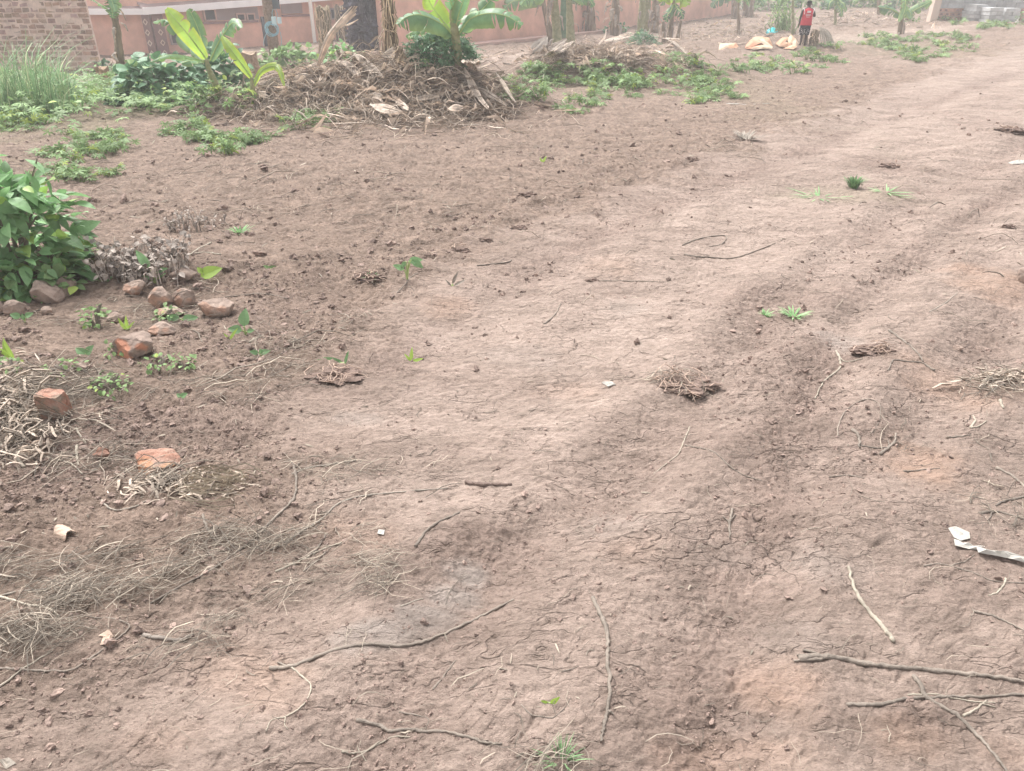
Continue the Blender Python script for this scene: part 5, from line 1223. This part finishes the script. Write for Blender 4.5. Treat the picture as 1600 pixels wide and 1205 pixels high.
V, F = box(C0[0]-.10, 30.9, (ze0-2.3)/2, .28, .22, ze0+2.3-.004); mb.add(V, F)
s0 = .0; a = onw(.0, .11); V, F = box(*(onw(.20, .07)), (ze0-2.3)/2, .42, .16, ze0+2.3-.006, rot=math.atan2(wd_[1], wd_[0])); mb.add(V, F)
colm = mb.build('column', M['maroon'], root, origin=o)
mb = MB()
for k in range(7):
    z = ze0-.25-k*.36
    for side in (0, 1):
        if side: c0 = np.array([*onw(.22, .165), z]); ex = np.array([*wd_, 0])
        else: c0 = np.array([C0[0]-.12, 30.775, z]); ex = np.array([1., 0, 0])
        L_ = []
        for q in range(4):
            a = q*math.pi/2; e = a+math.pi/2
            for r0 in (.095, .055):
                L_.append(c0+ex*math.cos(a)*r0+np.array([0, 0, 1])*math.sin(a)*r0*1.25)
        L_ = np.array(L_); F = np.array([[2*q, 2*q+1, (2*q+3) % 8, (2*q+2) % 8] for q in range(4)])
        mb.add(L_, F)
mb.build('diamonds', M['cream'], root, origin=o).parent = colm
def panel(name, u0, u1, v0, v1, mk, off=.02, th=.05, frame=None):
    s0, s1 = s_at(u0, off), s_at(u1, off); p = onw((s0+s1)/2, off); z1 = zat(v0, p[1]); z0 = zat(v1, p[1])
    mb = MB(); V, F = box(p[0], p[1], (z0+z1)/2, s1-s0, th, z1-z0, rot=math.atan2(wd_[1], wd_[0])); mb.add(V, F)
    ob = mb.build(name, M[mk], root, origin=o)
    if frame:
        fb = MB()
        for (sa, sb, za, zb) in ((s0-.06, s0, z0-.06, z1+.06), (s1, s1+.06, z0-.06, z1+.06), (s0, s1, z0-.06, z0), (s0, s1, z1, z1+.06)):
            q = onw((sa+sb)/2, off+.03); V, F = box(q[0], q[1], (za+zb)/2, sb-sa, .07, zb-za, rot=math.atan2(wd_[1], wd_[0])); fb.add(V, F)
        fb.build('frame', M[frame], root, origin=o).parent = ob
    return ob
M['mauve'] = mat('mauve_plaster', (.36, .29, .29), .9, .1, 1.5, 0, tint=False)
M['pinkwall'] = mat('pale_pink_plaster', (.52, .36, .32), .9, .1, 1.5, 0, tint=False)
M['doornavy'] = mat('dark_metal_door', (.06, .07, .09), .5, .1, 2, 0, tint=False)
panel('window', 262, 274, 46, 67, 'dark', frame='mauve')
panel('painted_wall_shade', 318, 404, 12, 31, 'mauve', .012, .03)  # thin mauve panel puts the verandah shade into the wall colour
panel('window', 321, 336, 16, 31, 'dark', .05, frame='pinkwall')
panel('window', 371, 381, 23, 31, 'dark', .05, frame='pinkwall')
panel('window', 387, 396, 23, 31, 'dark', .05, frame='pinkwall')
panel('window', 441, 473, 3, 21, 'mauve', .03)
panel('window', 517, 525, 15, 28, 'dark', .03, frame='mauve')
panel('ledge', 314, 402, 33.5, 36.5, 'maroon', .30, .12)
panel('half_wall', 314, 406, 36.6, 100, 'plaster', .24, .10)
panel('ledge', 441, 484, 23, 26, 'maroon', .30, .12)
panel('half_wall', 424, 484, 26.1, 100, 'plaster', .24, .10)
panel('door', 407, 425, 26, 90, 'doornavy', .26, .06)
g = onw(s_at(487, .7), .7); V, F = tube([[g[0], g[1], -2.2], [g[0], g[1], 1.6]], .075, 10); MB().add(V, F).build('drain_pipe', M['pipe'], root, origin=o)
# long boundary wall
PA_ = At(600, 86, 27.5); PB_ = At(1145, 25, 52)
PA_ = PA_[:2]; PB_ = PB_[:2]
root = empty('boundary_wall', (PA_[0], PA_[1], -1), 'long salmon boundary wall running behind the banana clumps', 'wall'); o = np.array([PA_[0], PA_[1], -1.])
mb = MB(); wallseg(mb, PA_, PB_, -1.6, 1.75, .2); mb.build('wall', M['plaster'], root, origin=o)
dw = (PB_-PA_)/np.linalg.norm(PB_-PA_); nw = np.array([dw[1], -dw[0]])
mb = MB(); wallseg(mb, PA_+nw*.06, PB_+nw*.06, -1.6, -.93, .055); mb.build('plinth', M['mauve'], root, origin=o)
mb = MB(); wallseg(mb, PA_+nw*.09, PB_+nw*.09, -.93, -.86, .09); mb.build('ledge', M['maroon'], root, origin=o)
mb = MB(); V = [[*(PA_+nw*.1), -.93], [*(PA_+dw*14+nw*.1), -.88], [*(PA_+dw*14+nw*1.0), -.95], [*(PA_+nw*1.3), -1.0]]
V = [[x_, y_, max(z_, Hz(x_, y_)+.04)] for x_, y_, z_ in V]
V2 = [[x_, y_, z_-.5] for x_, y_, z_ in V]
mb.add(V+V2, np.array([[3, 2, 1, 0], [0, 1, 5, 4], [2, 3, 7, 6], [1, 2, 6, 5], [3, 0, 4, 7]])); mb.build('apron', M['pinkwall'], kind='structure', label='pale cement apron along the salmon wall', cat='apron')

# block wall and stacks at the upper right
gb = Gf(1500, 33); YW = gb[1]; zb = gb[2]-.35
def xat(u, Y, z=.5): return (u-800)/FPX*(Y*CP+(CAMH-z)*SP)
s = px(gb, 1); bh = s*7.2
root = empty('block_wall', (xat(1500, YW), YW, zb), 'unfinished grey block wall on red perforated bricks, upper right', 'wall'); o = np.array([xat(1500, YW), YW, zb])
x0, x1 = xat(1467, YW), xat(1700, YW)
zr = zat(13, YW)
mb = MB(); wallseg(mb, (x0, YW+.03), (x1, YW+.03), zb-.3, zr+1.8, .16, (.9, .9, .9)); mb.build('mortar_bed', M['block'], root, origin=o)
mb = MB(); z = zr; r_ = 0
while z < zr+1.7:
    x = x0-(.2 if r_ % 2 else 0)
    while x < x1:
        bw = s*15; a = max(x, x0); V, F = box((a+x+bw)/2, YW+.05, z+bh/2, x+bw-a-.02, .14, bh-.03, jit=.004); mb.add(V, F, np.ones(3)*rng.uniform(.85, 1.15)); x += bw
    z += bh; r_ += 1
mb.build('blocks', M['block'], root, origin=o)
mb = MB(); hb = MB(); rh = s*5.6
for r_ in range(5):
    z = zr-rh*(r_+1); x = x0+(.1 if r_ % 2 else 0)
    while x < x1-.1:
        bw = s*9; V, F = box(x+bw/2, YW+.04, z+rh/2, bw-.015, .12, rh-.015); mb.add(V, F, np.array([1.5, 1.35, 1.3])*rng.uniform(.85, 1.15))
        if r_ < 4 and rng.uniform() < .85: V, F = box(x+bw*.5, YW-.022, z+rh*.5, bw*.42, .012, rh*.45, jit=.006); hb.add(V, F, (1, 1, 1))
        x += bw
pb = mb.build('bricks', M['brick'], root, origin=o); hb.build('holes', M['maroon'], root, origin=o).parent = pb
mb = MB(); V, F = box(xat(1462, YW), YW-.02, zb+1.6, s*11, .35, 3.6); mb.add(V, F); mb.build('pillar', M['cream'], root, origin=o)
for (u0, u1, v0, v1, n, lab, dy) in [(1525,1547,3,32,5,'tallest stack of cement blocks against the block wall',-.9),(1548,1573,8,36,4,'middle stack of cement blocks with open cores at its foot',-1.6),(1572,1600,9,34,4,'stack of cement blocks at the upper right edge',-1.2)]:
    Yq = YW+dy-.4; xq = xat((u0+u1)/2, Yq); gg = np.array([xq, Yq, Hz(xq, Yq)]); sx = px(gg, 1); z0 = max(gg[2]-.05, zat(v1, Yq)-.05); top = zat(v0+4, Yq)
    gg[2] = z0
    h_ = (top-z0)/n; W_ = (u1-u0-3)*sx
    root = empty('block_stack', gg, lab, 'block stack', 'stacks of cement blocks'); o = np.array(gg)
    for k in range(n):
        for q in range(2):
            V, F = box(gg[0]+(q-.5)*W_/2+rng.normal(0, .02), Yq+.5, z0+h_*(k+.5), W_/2-.012, 1.0, h_-.012, rot=rng.normal(0, .02), jit=.004)
            bo = MB().add(V, F, np.ones(3)*rng.uniform(.8, 1.25)).build('block', M['block'], root, origin=o)
            if k == 0 and 'cores' in lab:
                for e in (-.25, .25):
                    V, F = box(gg[0]+(q-.5)*W_/2+e*W_/2, Yq-.008, z0+h_*.5, W_*.13, .01, h_*.55); MB().add(V, F).build('core', M['dark'], root, origin=o).parent = bo
sheet([(1585,36),(1590,35.2),(1592,36.5),(1587,37.2)], 'plastic_white', 'plastic_scrap', 'white scrap at the foot of the block stack', 'plastic', up=.02)

# utility pole with meter box, cable coil
g = Gf(431, 98); Y = g[1]; s = px(g, 1)
root = empty('utility_pole', g, 'wooden utility pole with meter boxes and a coil of blue cable', 'utility pole'); o = g
V, F = tube([g-[0, 0, .1], g+[0.02, 0, 2.5], g+[.05, 0, 6.5]], [s*8.5, s*8, s*7], 14); MB().add(V, F, (1.3, 1.2, 1.15)).build('pole', M['wood'], root, origin=o, smooth=True)
def pb_(name, u0, u1, v0, v1, mk, dy, th=.12):
    a = At(u0, v0, Y-dy); b = At(u1, v1, Y-dy); V, F = box((a[0]+b[0])/2, Y-dy, (a[2]+b[2])/2, b[0]-a[0], th, a[2]-b[2]); return MB().add(V, F, (1, 1, 1)).build(name, M[mk], root, origin=o)
pb_('meter_box', 425, 437, -4, 14, 'metal', s*8+.07); pb_('junction_box', 424, 432.5, 26, 40, 'bluebox', s*8+.05, .08); pb_('junction_box', 433, 440, 27, 37, 'bluebox', s*8+.05, .08)
mb = MB()
for k in range(5):
    c = At(425+rng.uniform(-2, 2), 47+rng.uniform(-3, 3), Y-s*8-.06-k*.01); a = np.linspace(0, 2*math.pi, 22); r = (9.5+rng.uniform(-1.5, 1))*s
    P = np.stack([c[0]+np.cos(a)*r, c[1]+0*a, c[2]+np.sin(a)*r*.95], 1); V, F = tube(P, s*.55, 5); mb.add(V, F, (1, 1, 1))
for pts in [[(427,14),(425,20),(426,27)],[(430,14),(433,20),(433,27)],[(424,33),(415,40),(420,52)],[(420,45),(413,60),(412,72)],[(438,50),(440,65),(436,80),(428,88)]]:
    V, F = tube(catmull([At(u, v, Y-s*8-.08) for u, v in pts], 5), s*.5, 5); mb.add(V, F, (1, 1, 1))
mb.build('cable', M['cable'], root, origin=o)

# ------------------------------------------------------------------ sacks and bag near the person
def sack(u, v, wpx, hpx, label, mk='sack', name='paper_sack', cat='sack', open_=True, t=(1, 1, 1), ang=0):
    c = Gf(u, v); s = px(c, 1); n, m = 22, 9; V = []; sd_ = u
    for i in range(m):
        f = i/(m-1)
        for j in range(n):
            a = j/n*2*math.pi; r = (math.sin(min(1, f*1.05+.25)*math.pi*.62)**.6)*(1+.22*gn([math.cos(a)*1.6+sd_], [math.sin(a)*1.6+f*2.2], 91)[0]+.10*gn([math.cos(a)*5+sd_], [f*6+math.sin(a)*5], 92)[0])
            V.append([(f-.5)*wpx*s*1.0, math.cos(a)*hpx*s*.55*r, hpx*s*.45+math.sin(a)*hpx*s*.55*r*(1-.25*f)])
    V = np.array(V); c_, s_ = math.cos(ang), math.sin(ang); V = np.stack([V[:, 0]*c_-V[:, 1]*s_, V[:, 0]*s_+V[:, 1]*c_, V[:, 2]], 1)
    V[:, 2] = np.maximum(V[:, 2], 0)+.0; mb = MB()
    Q = np.array([[i*n+j, i*n+(j+1) % n, (i+1)*n+(j+1) % n, (i+1)*n+j] for i in range(m-1) for j in range(n)])
    tt = np.ones((len(V), 3))*np.array(t); tt[np.arange(len(V)) % n < 5] *= [1.25, 1.3, 1.4]
    mb.add(V+c, Q, tt); mb.add((V-V.mean(0))*.97+V.mean(0)+c, Q[:, ::-1], tt*.8)
    if not open_: pass
    V0 = V[:n]; mb.add(np.vstack([V0, V0.mean(0)[None]])+c, np.array([[j, (j+1) % n, n] for j in range(n)]), tt[:n+1])
    return mb.build(name, M[mk], origin=tuple(c), label=label, cat=cat)
def folded(label, panels, base, mk='sack'):
    gg = Gf(*base); Y = gg[1]; mb = MB()
    for poly, tint in panels:
        F = np.array([At(u, v, Y+dy) for u, v, dy in poly]); n = len(F); c = F.mean(0)[None]
        B = np.vstack([F, c])+[0, .03, -.01]; A = np.vstack([F, c+[0, -.05, .03]])
        T = np.array([[k, (k+1) % n, n] for k in range(n)]); mb.add(A, T, tint); mb.add(B, T[:, ::-1], np.array(tint)*.9)
        mb.add(np.vstack([F, B[:n]]), np.array([[k, (k+1) % n, n+(k+1) % n, n+k] for k in range(n)]), tint)
    return mb.build('paper_sack', M[mk], origin=tuple(gg), label=label, cat='sack')
folded('pale flattened paper sack, leftmost of the row left of the person', [
 ([(1123,78,-.1),(1125,68,.25),(1150,67,.35),(1138,73,0),(1134,78,-.1)], (1.1,1.15,1.08)), ([(1134,78,-.1),(1138,70,.1),(1150,67,.35),(1154,72,.3),(1152,78,-.05)], (1.1,.85,.7))], (1138, 78))
folded('crumpled orange paper sack with open mouth in the middle of the row', [
 ([(1164,75,-.2),(1168,67,.2),(1176,61,.4),(1190,67,.1),(1178,72,-.1)], (1.0,.7,.58)), ([(1170,64,.3),(1180,57,.7),(1190,57,.7),(1200,64,.4),(1193,68,.1),(1183,66,.2)], (1.05,.85,.75)),
 ([(1186,62,.3),(1192,60,.3),(1206,72,-.2),(1205,75,-.25),(1196,73,-.1)], (1.15,1.12,1.08)), ([(1190,57,.75),(1202,59,.7),(1208,72,.4),(1200,70,.3)], (.95,.75,.6)), ([(1164,76,-.3),(1190,70,-.1),(1206,75,-.3),(1180,77,-.35)], (1.2,.8,.65))], (1185, 76))
folded('cream folded paper edge in front of the crumpled orange sack', [([(1173,77,-.3),(1178,74,-.3),(1195,70,-.2),(1208,73,-.25),(1206,76,-.35),(1190,76,-.4)], (1.1,1.18,1.08))], (1190, 76.5))
folded('orange brown paper sack lying next to the person', [
 ([(1212,68,.3),(1222,59,.5),(1234,58,.5),(1226,66,.2),(1218,72,0)], (.95,.75,.62)), ([(1216,73,-.1),(1226,65,.1),(1238,68,0),(1234,74,-.2)], (.75,.6,.5)), ([(1224,76,-.3),(1238,70,-.1),(1246,73,-.2),(1240,77,-.4)], (1.2,1.0,.85))], (1228, 75))
folded('small cream paper sack touching the person', [
 ([(1230,62,.3),(1236,54,.4),(1243,60,.3),(1240,67,0),(1233,68,0)], (1.1,1.05,.92)), ([(1238,66,0),(1243,60,.3),(1248,68,.1),(1245,75,-.2),(1239,74,-.2)], (1.2,1.2,1.15))], (1241, 74))
stb = folded('turquoise plastic bag on the brown rise', [([(1193,55,0),(1200,46,.3),(1209,42,.4),(1209,51,0),(1204,55,-.1)], (1,1,1)), ([(1204,55,-.1),(1208,42,.4),(1214,46,.3),(1219,54,.1),(1210,55,-.1)], (.85,1.05,1.0))], (1206, 53), 'turq')
stb.name = 'plastic_bag'; stb['category'] = 'plastic bag'

# ------------------------------------------------------------------ far shrubs behind the field
for k, (u, v, w_, h_, mk) in enumerate([(1165,14,26,40,'darkleaf'),(1200,16,30,34,'weed'),(1228,14,22,40,'darkleaf'),(1268,12,26,34,'weed'),(1300,14,18,40,'darkleaf'),(1330,12,20,36,'darkleaf'),(1352,13,20,30,'weed'),(1385,12,24,34,'weed'),(1412,14,24,40,'darkleaf'),(1440,16,22,44,'weed')]):
    bushp(u, v, w_, h_, 420, 5, OV, mk, 'far_shrub', ['dark shrub beyond the end of the salmon wall','pale shrub beyond the turquoise bag','dark shrub behind the thin banana left of the person','pale shrub just behind the person\'s raised elbow','darkest shrub behind the banana right of the person','dark shrub next to the darkest far shrub','small pale shrub between dark shrub and dark thin trunk','pale shrub behind the dark thin trunk','dark shrub behind the rough trunked banana plant','pale shrub left of the block wall pillar'][k], 'shrub', bt=(.7, 1.5), shell=.6)
# thin bare bush left of the person
mb = MB(); g = Gf(1222, 50); s = px(g, 1)
for _ in range(70):
    a = rng.uniform(0, 6.28); b = g+[rng.normal(0, 8)*s, rng.normal(0, .3), 0]; h = rng.uniform(10, 46)*s
    P = catmull([b, b+[rng.normal(0, 4)*s, 0, h*.5], b+[rng.normal(0, 9)*s, 0, h]], 4); V, F = tube(P, np.linspace(.7, .25, len(P))*s, 4); mb.add(V, F, np.ones(3)*rng.uniform(.9, 1.7))
    foliage(mb, P[-3:], rng.normal(0, 1, (3, 3)), np.full(3, 3*s), OV, (1.2, 2.2))
mb.build('bare_bush', M['weed'], origin=tuple(g), label='sparse twiggy bush left of the person above the turquoise bag', cat='bush')

# ------------------------------------------------------------------ the person
def person():
    g = Gf(1253, 73); sc = px(g, 73)*.85/1.70
    root = empty('person', g, 'person in a red sleeveless vest and dark dotted shorts standing with their back turned', 'person')
    skin = mat('dark_skin', (.045, .03, .024), .6, .15, 8, 0, tint=False); red = mat('red_vest', (.52, .045, .07), .8, .15, 6, .2, 20, tint=False)
    shorts = mat('dark_dotted_cloth', (.022, .022, .035), .85, .2, 8, 0, tint=True); white = mat('white_print', (.7, .66, .66), .8, .05, 8, 0, tint=False); hair = mat('black_hair', (.012, .011, .011), .9, .3, 40, .5, 80, tint=False)
    root.scale = (1.14, 1.1, 1.0); J = {}; E = []; Rr = {}
    def v(n, p, r, par=None):
        J[n] = p; Rr[n] = r
        if par: E.append((par, n))
    v('pel', (0,0,.92), .125); v('wst', (0,-.01,1.05), .115, 'pel'); v('che', (.0,-.02,1.26), .135, 'wst'); v('nek0', (0,-.01,1.40), .075, 'che'); v('nek', (.01,.02,1.47), .052, 'nek0')
    v('hd0', (.015,.05,1.54), .075, 'nek'); v('hd1', (.02,.07,1.61), .095, 'hd0'); v('hd2', (.02,.075,1.67), .07, 'hd1')
    for sd in (-1, 1):
        k = str(sd)
        v('hip'+k, (.095*sd,0,.86), .095, 'pel'); v('th'+k, (.10*sd,.01,.66), .075, 'hip'+k); v('kn'+k, (.09*sd+.01,.0 if sd < 0 else .05,.47), .052, 'th'+k); v('cf'+k, (.09*sd+.01,-.02 if sd < 0 else .03,.33), .052, 'kn'+k)
        v('an'+k, (.085*sd+.01,0 if sd < 0 else .04,.09), .036, 'cf'+k); v('ft'+k, (.095*sd+.01,.02 if sd < 0 else .06,.035), .036, 'an'+k); v('to'+k, (.11*sd+.01,.15 if sd < 0 else .18,.025), .026, 'ft'+k)
        v('sh'+k, (.185*sd,-.01,1.37), .062, 'nek0')
    v('el-1', (-.245,-.01,1.08), .043, 'sh-1'); v('wr-1', (-.23,.05,.85), .028, 'el-1'); v('ha-1', (-.225,.065,.79), .032, 'wr-1')
    v('el1', (.30,.03,1.12), .045, 'sh1'); v('wr1', (.20,.24,1.22), .028, 'el1'); v('ha1', (.16,.30,1.24), .032, 'wr1')
    for k, d, b in (('-1', (0,.2,-1), (-.225,.065,.76)), ('1', (-.6,.8,.1), (.14,.33,1.25))):
        for q in range(4):
            o1 = (q-1.5)*.018; L = (.065,.078,.074,.058)[q]
            p1 = (b[0]+(o1 if k == '1' else 0), b[1]+(o1 if k == '-1' else 0), b[2]-(.0 if k == '-1' else 0)+(o1*.5 if k == '1' else 0)); nm = 'f%s%d' % (k, q)
            v(nm, p1, .010, 'ha'+k); v(nm+'b', (p1[0]+d[0]*L*.55, p1[1]+d[1]*L*.55, p1[2]+d[2]*L*.55), .009, nm); v(nm+'c', (p1[0]+d[0]*L-.01, p1[1]+d[1]*L+.012, p1[2]+d[2]*L*.95), .008, nm+'b')
        v('t'+k, (b[0]+.02, b[1]+.035, b[2]+.04), .011, 'ha'+k); v('t'+k+'b', (b[0]+.022, b[1]+.05, b[2]+.0), .009, 't'+k)
    names = list(J); me = bpy.data.meshes.new('body'); me.from_pydata([J[n] for n in names], [(names.index(a), names.index(b)) for a, b in E], [])
    o = bpy.data.objects.new('body', me); COL.objects.link(o); o.parent = root; o.scale = (sc,)*3; me.materials.append(skin)
    md = o.modifiers.new('Skin', 'SKIN'); md.use_smooth_shade = True
    for i, n in enumerate(names):
        me.skin_vertices[0].data[i].radius = (Rr[n],)*2; me.skin_vertices[0].data[i].use_root = n == 'pel'
    ss = o.modifiers.new('Sub', 'SUBSURF'); ss.levels = ss.render_levels = 1
    def loft(rings, n=24):
        V = []
        for cx, cy, z, rx, ry in rings:
            for j in range(n):
                a = j/n*2*math.pi; V.append([cx+math.cos(a)*rx*(1+.03*math.sin(5*a+z*20)), cy+math.sin(a)*ry*(1+.03*math.sin(4*a+z*14)), z])
        F = [[i*n+j, i*n+(j+1) % n, (i+1)*n+(j+1) % n, (i+1)*n+j] for i in range(len(rings)-1) for j in range(n)]
        return np.array(V)*sc, np.array(F)
    def part(name, VF, m, t=(1, 1, 1), par=root):
        mb = MB().add(VF[0]+g, VF[1], t); ob = mb.build(name, m, root, origin=g, smooth=True)
        if par is not root: ob.parent = par
        return ob
    vest = part('vest', loft([(0,0,.80,.215,.165),(0,0,.90,.205,.155),(0,-.01,1.05,.19,.145),(0,-.02,1.2,.195,.155),(0,-.02,1.30,.20,.15),(0,-.02,1.36,.19,.125),(0,-.01,1.42,.125,.095),(0,0,1.455,.075,.075)]), red)
    for sd in (-1, 1):
        a = np.linspace(.3, 2*math.pi-.3, 20); P = np.stack([sd*(.165+.02*np.cos(a)), -.02+.115*np.sin(a), 1.30+.125*np.cos(a)*1.0], 1)*sc
        part('armhole_trim', tube(P, .013*sc, 5), white, par=vest)
    for (x, z, w_, h_) in [(-.02,1.31,.13,.075),(-.03,1.215,.17,.012),(-.02,1.185,.19,.012),(-.04,1.155,.14,.012),(-.03,1.11,.12,.010)]:
        n_ = 6; V = []
        for q in range(n_+1):
            xx = x+(q/n_-.5)*w_; yy = -.02-.165*math.sqrt(max(.05, 1-(xx/.2)**2))-.008
            V += [[xx, yy, z-h_/2], [xx, yy, z+h_/2]]
        part('print', (np.array(V)*sc, np.array([[2*q, 2*q+2, 2*q+3, 2*q+1] for q in range(n_)])), white, par=vest)
    sh = part('shorts', loft([(0,0,.98,.15,.12),(0,0,.86,.19,.15),(0,0,.74,.19,.145),(0,0,.72,.17,.12)]), shorts)
    for sd in (-1, 1): part('trouser_leg', loft([(.09*sd,0,.80,.105,.12),(.10*sd,.01,.62,.10,.105),(.095*sd+.01,.02,.44,.09,.09),(.095*sd+.01,.02,.42,.07,.07)], 16), shorts, par=sh)
    V0, F0 = ico(0); mb = MB()
    for _ in range(60):
        sd = rng.choice([-1, 1]); a = rng.uniform(math.pi*1.02, math.pi*1.98); z = rng.uniform(.45, .70); mb.add((V0*.011+[.097*sd+math.cos(a)*.102, .01+math.sin(a)*.108, z])*sc+g, F0, (1, 1, 1))
    mb.build('dots', white, root, origin=g).parent = sh
    V, F = ico(2); V = V*[.088, .10, .085]; V = V[:]; V[:, 2] = np.where(V[:, 2] < -.02, V[:, 2]*.4, V[:, 2])
    part('hair', ((V+[.02, .055, 1.645])*sc, F), hair)
    V, F = ico(1)
    for sd in (-1, 1):
        part('ear', ((V*[.012, .02, .03]+[.02+.098*sd, .075, 1.585])*sc, F), skin)
        part('eye', ((V*[.014, .008, .008]+[.02+.032*sd, .155, 1.60])*sc, F), white)
    part('nose', ((V*[.016, .02, .024]+[.02, .172, 1.57])*sc, F), skin); part('mouth', ((V*[.028, .01, .009]+[.02, .158, 1.53])*sc, F), skin)
person()

# ------------------------------------------------------------------ the hazy air
hz = bpy.data.materials.new('hazy_air'); hz.use_nodes = True; t = hz.node_tree; t.nodes.clear()
pv = t.nodes.new('ShaderNodeVolumePrincipled'); pv.inputs['Color'].default_value = (.97, .97, .98, 1); pv.inputs['Density'].default_value = .0040; pv.inputs['Anisotropy'].default_value = .1
ou = t.nodes.new('ShaderNodeOutputMaterial'); t.links.new(pv.outputs[0], ou.inputs['Volume'])
V, F = box(0, 0, 8, 2200, 2200, 30); V[:, 2] = np.where(V[:, 2] < 8, -12, 9)
V[:, 0] = np.clip(V[:, 0], -950, 950); V[:, 1] = np.clip(V[:, 1], -950, 1100)
MB().add(V, F).build('haze', hz, kind='stuff', label='thin pale haze in the humid air', cat='haze')
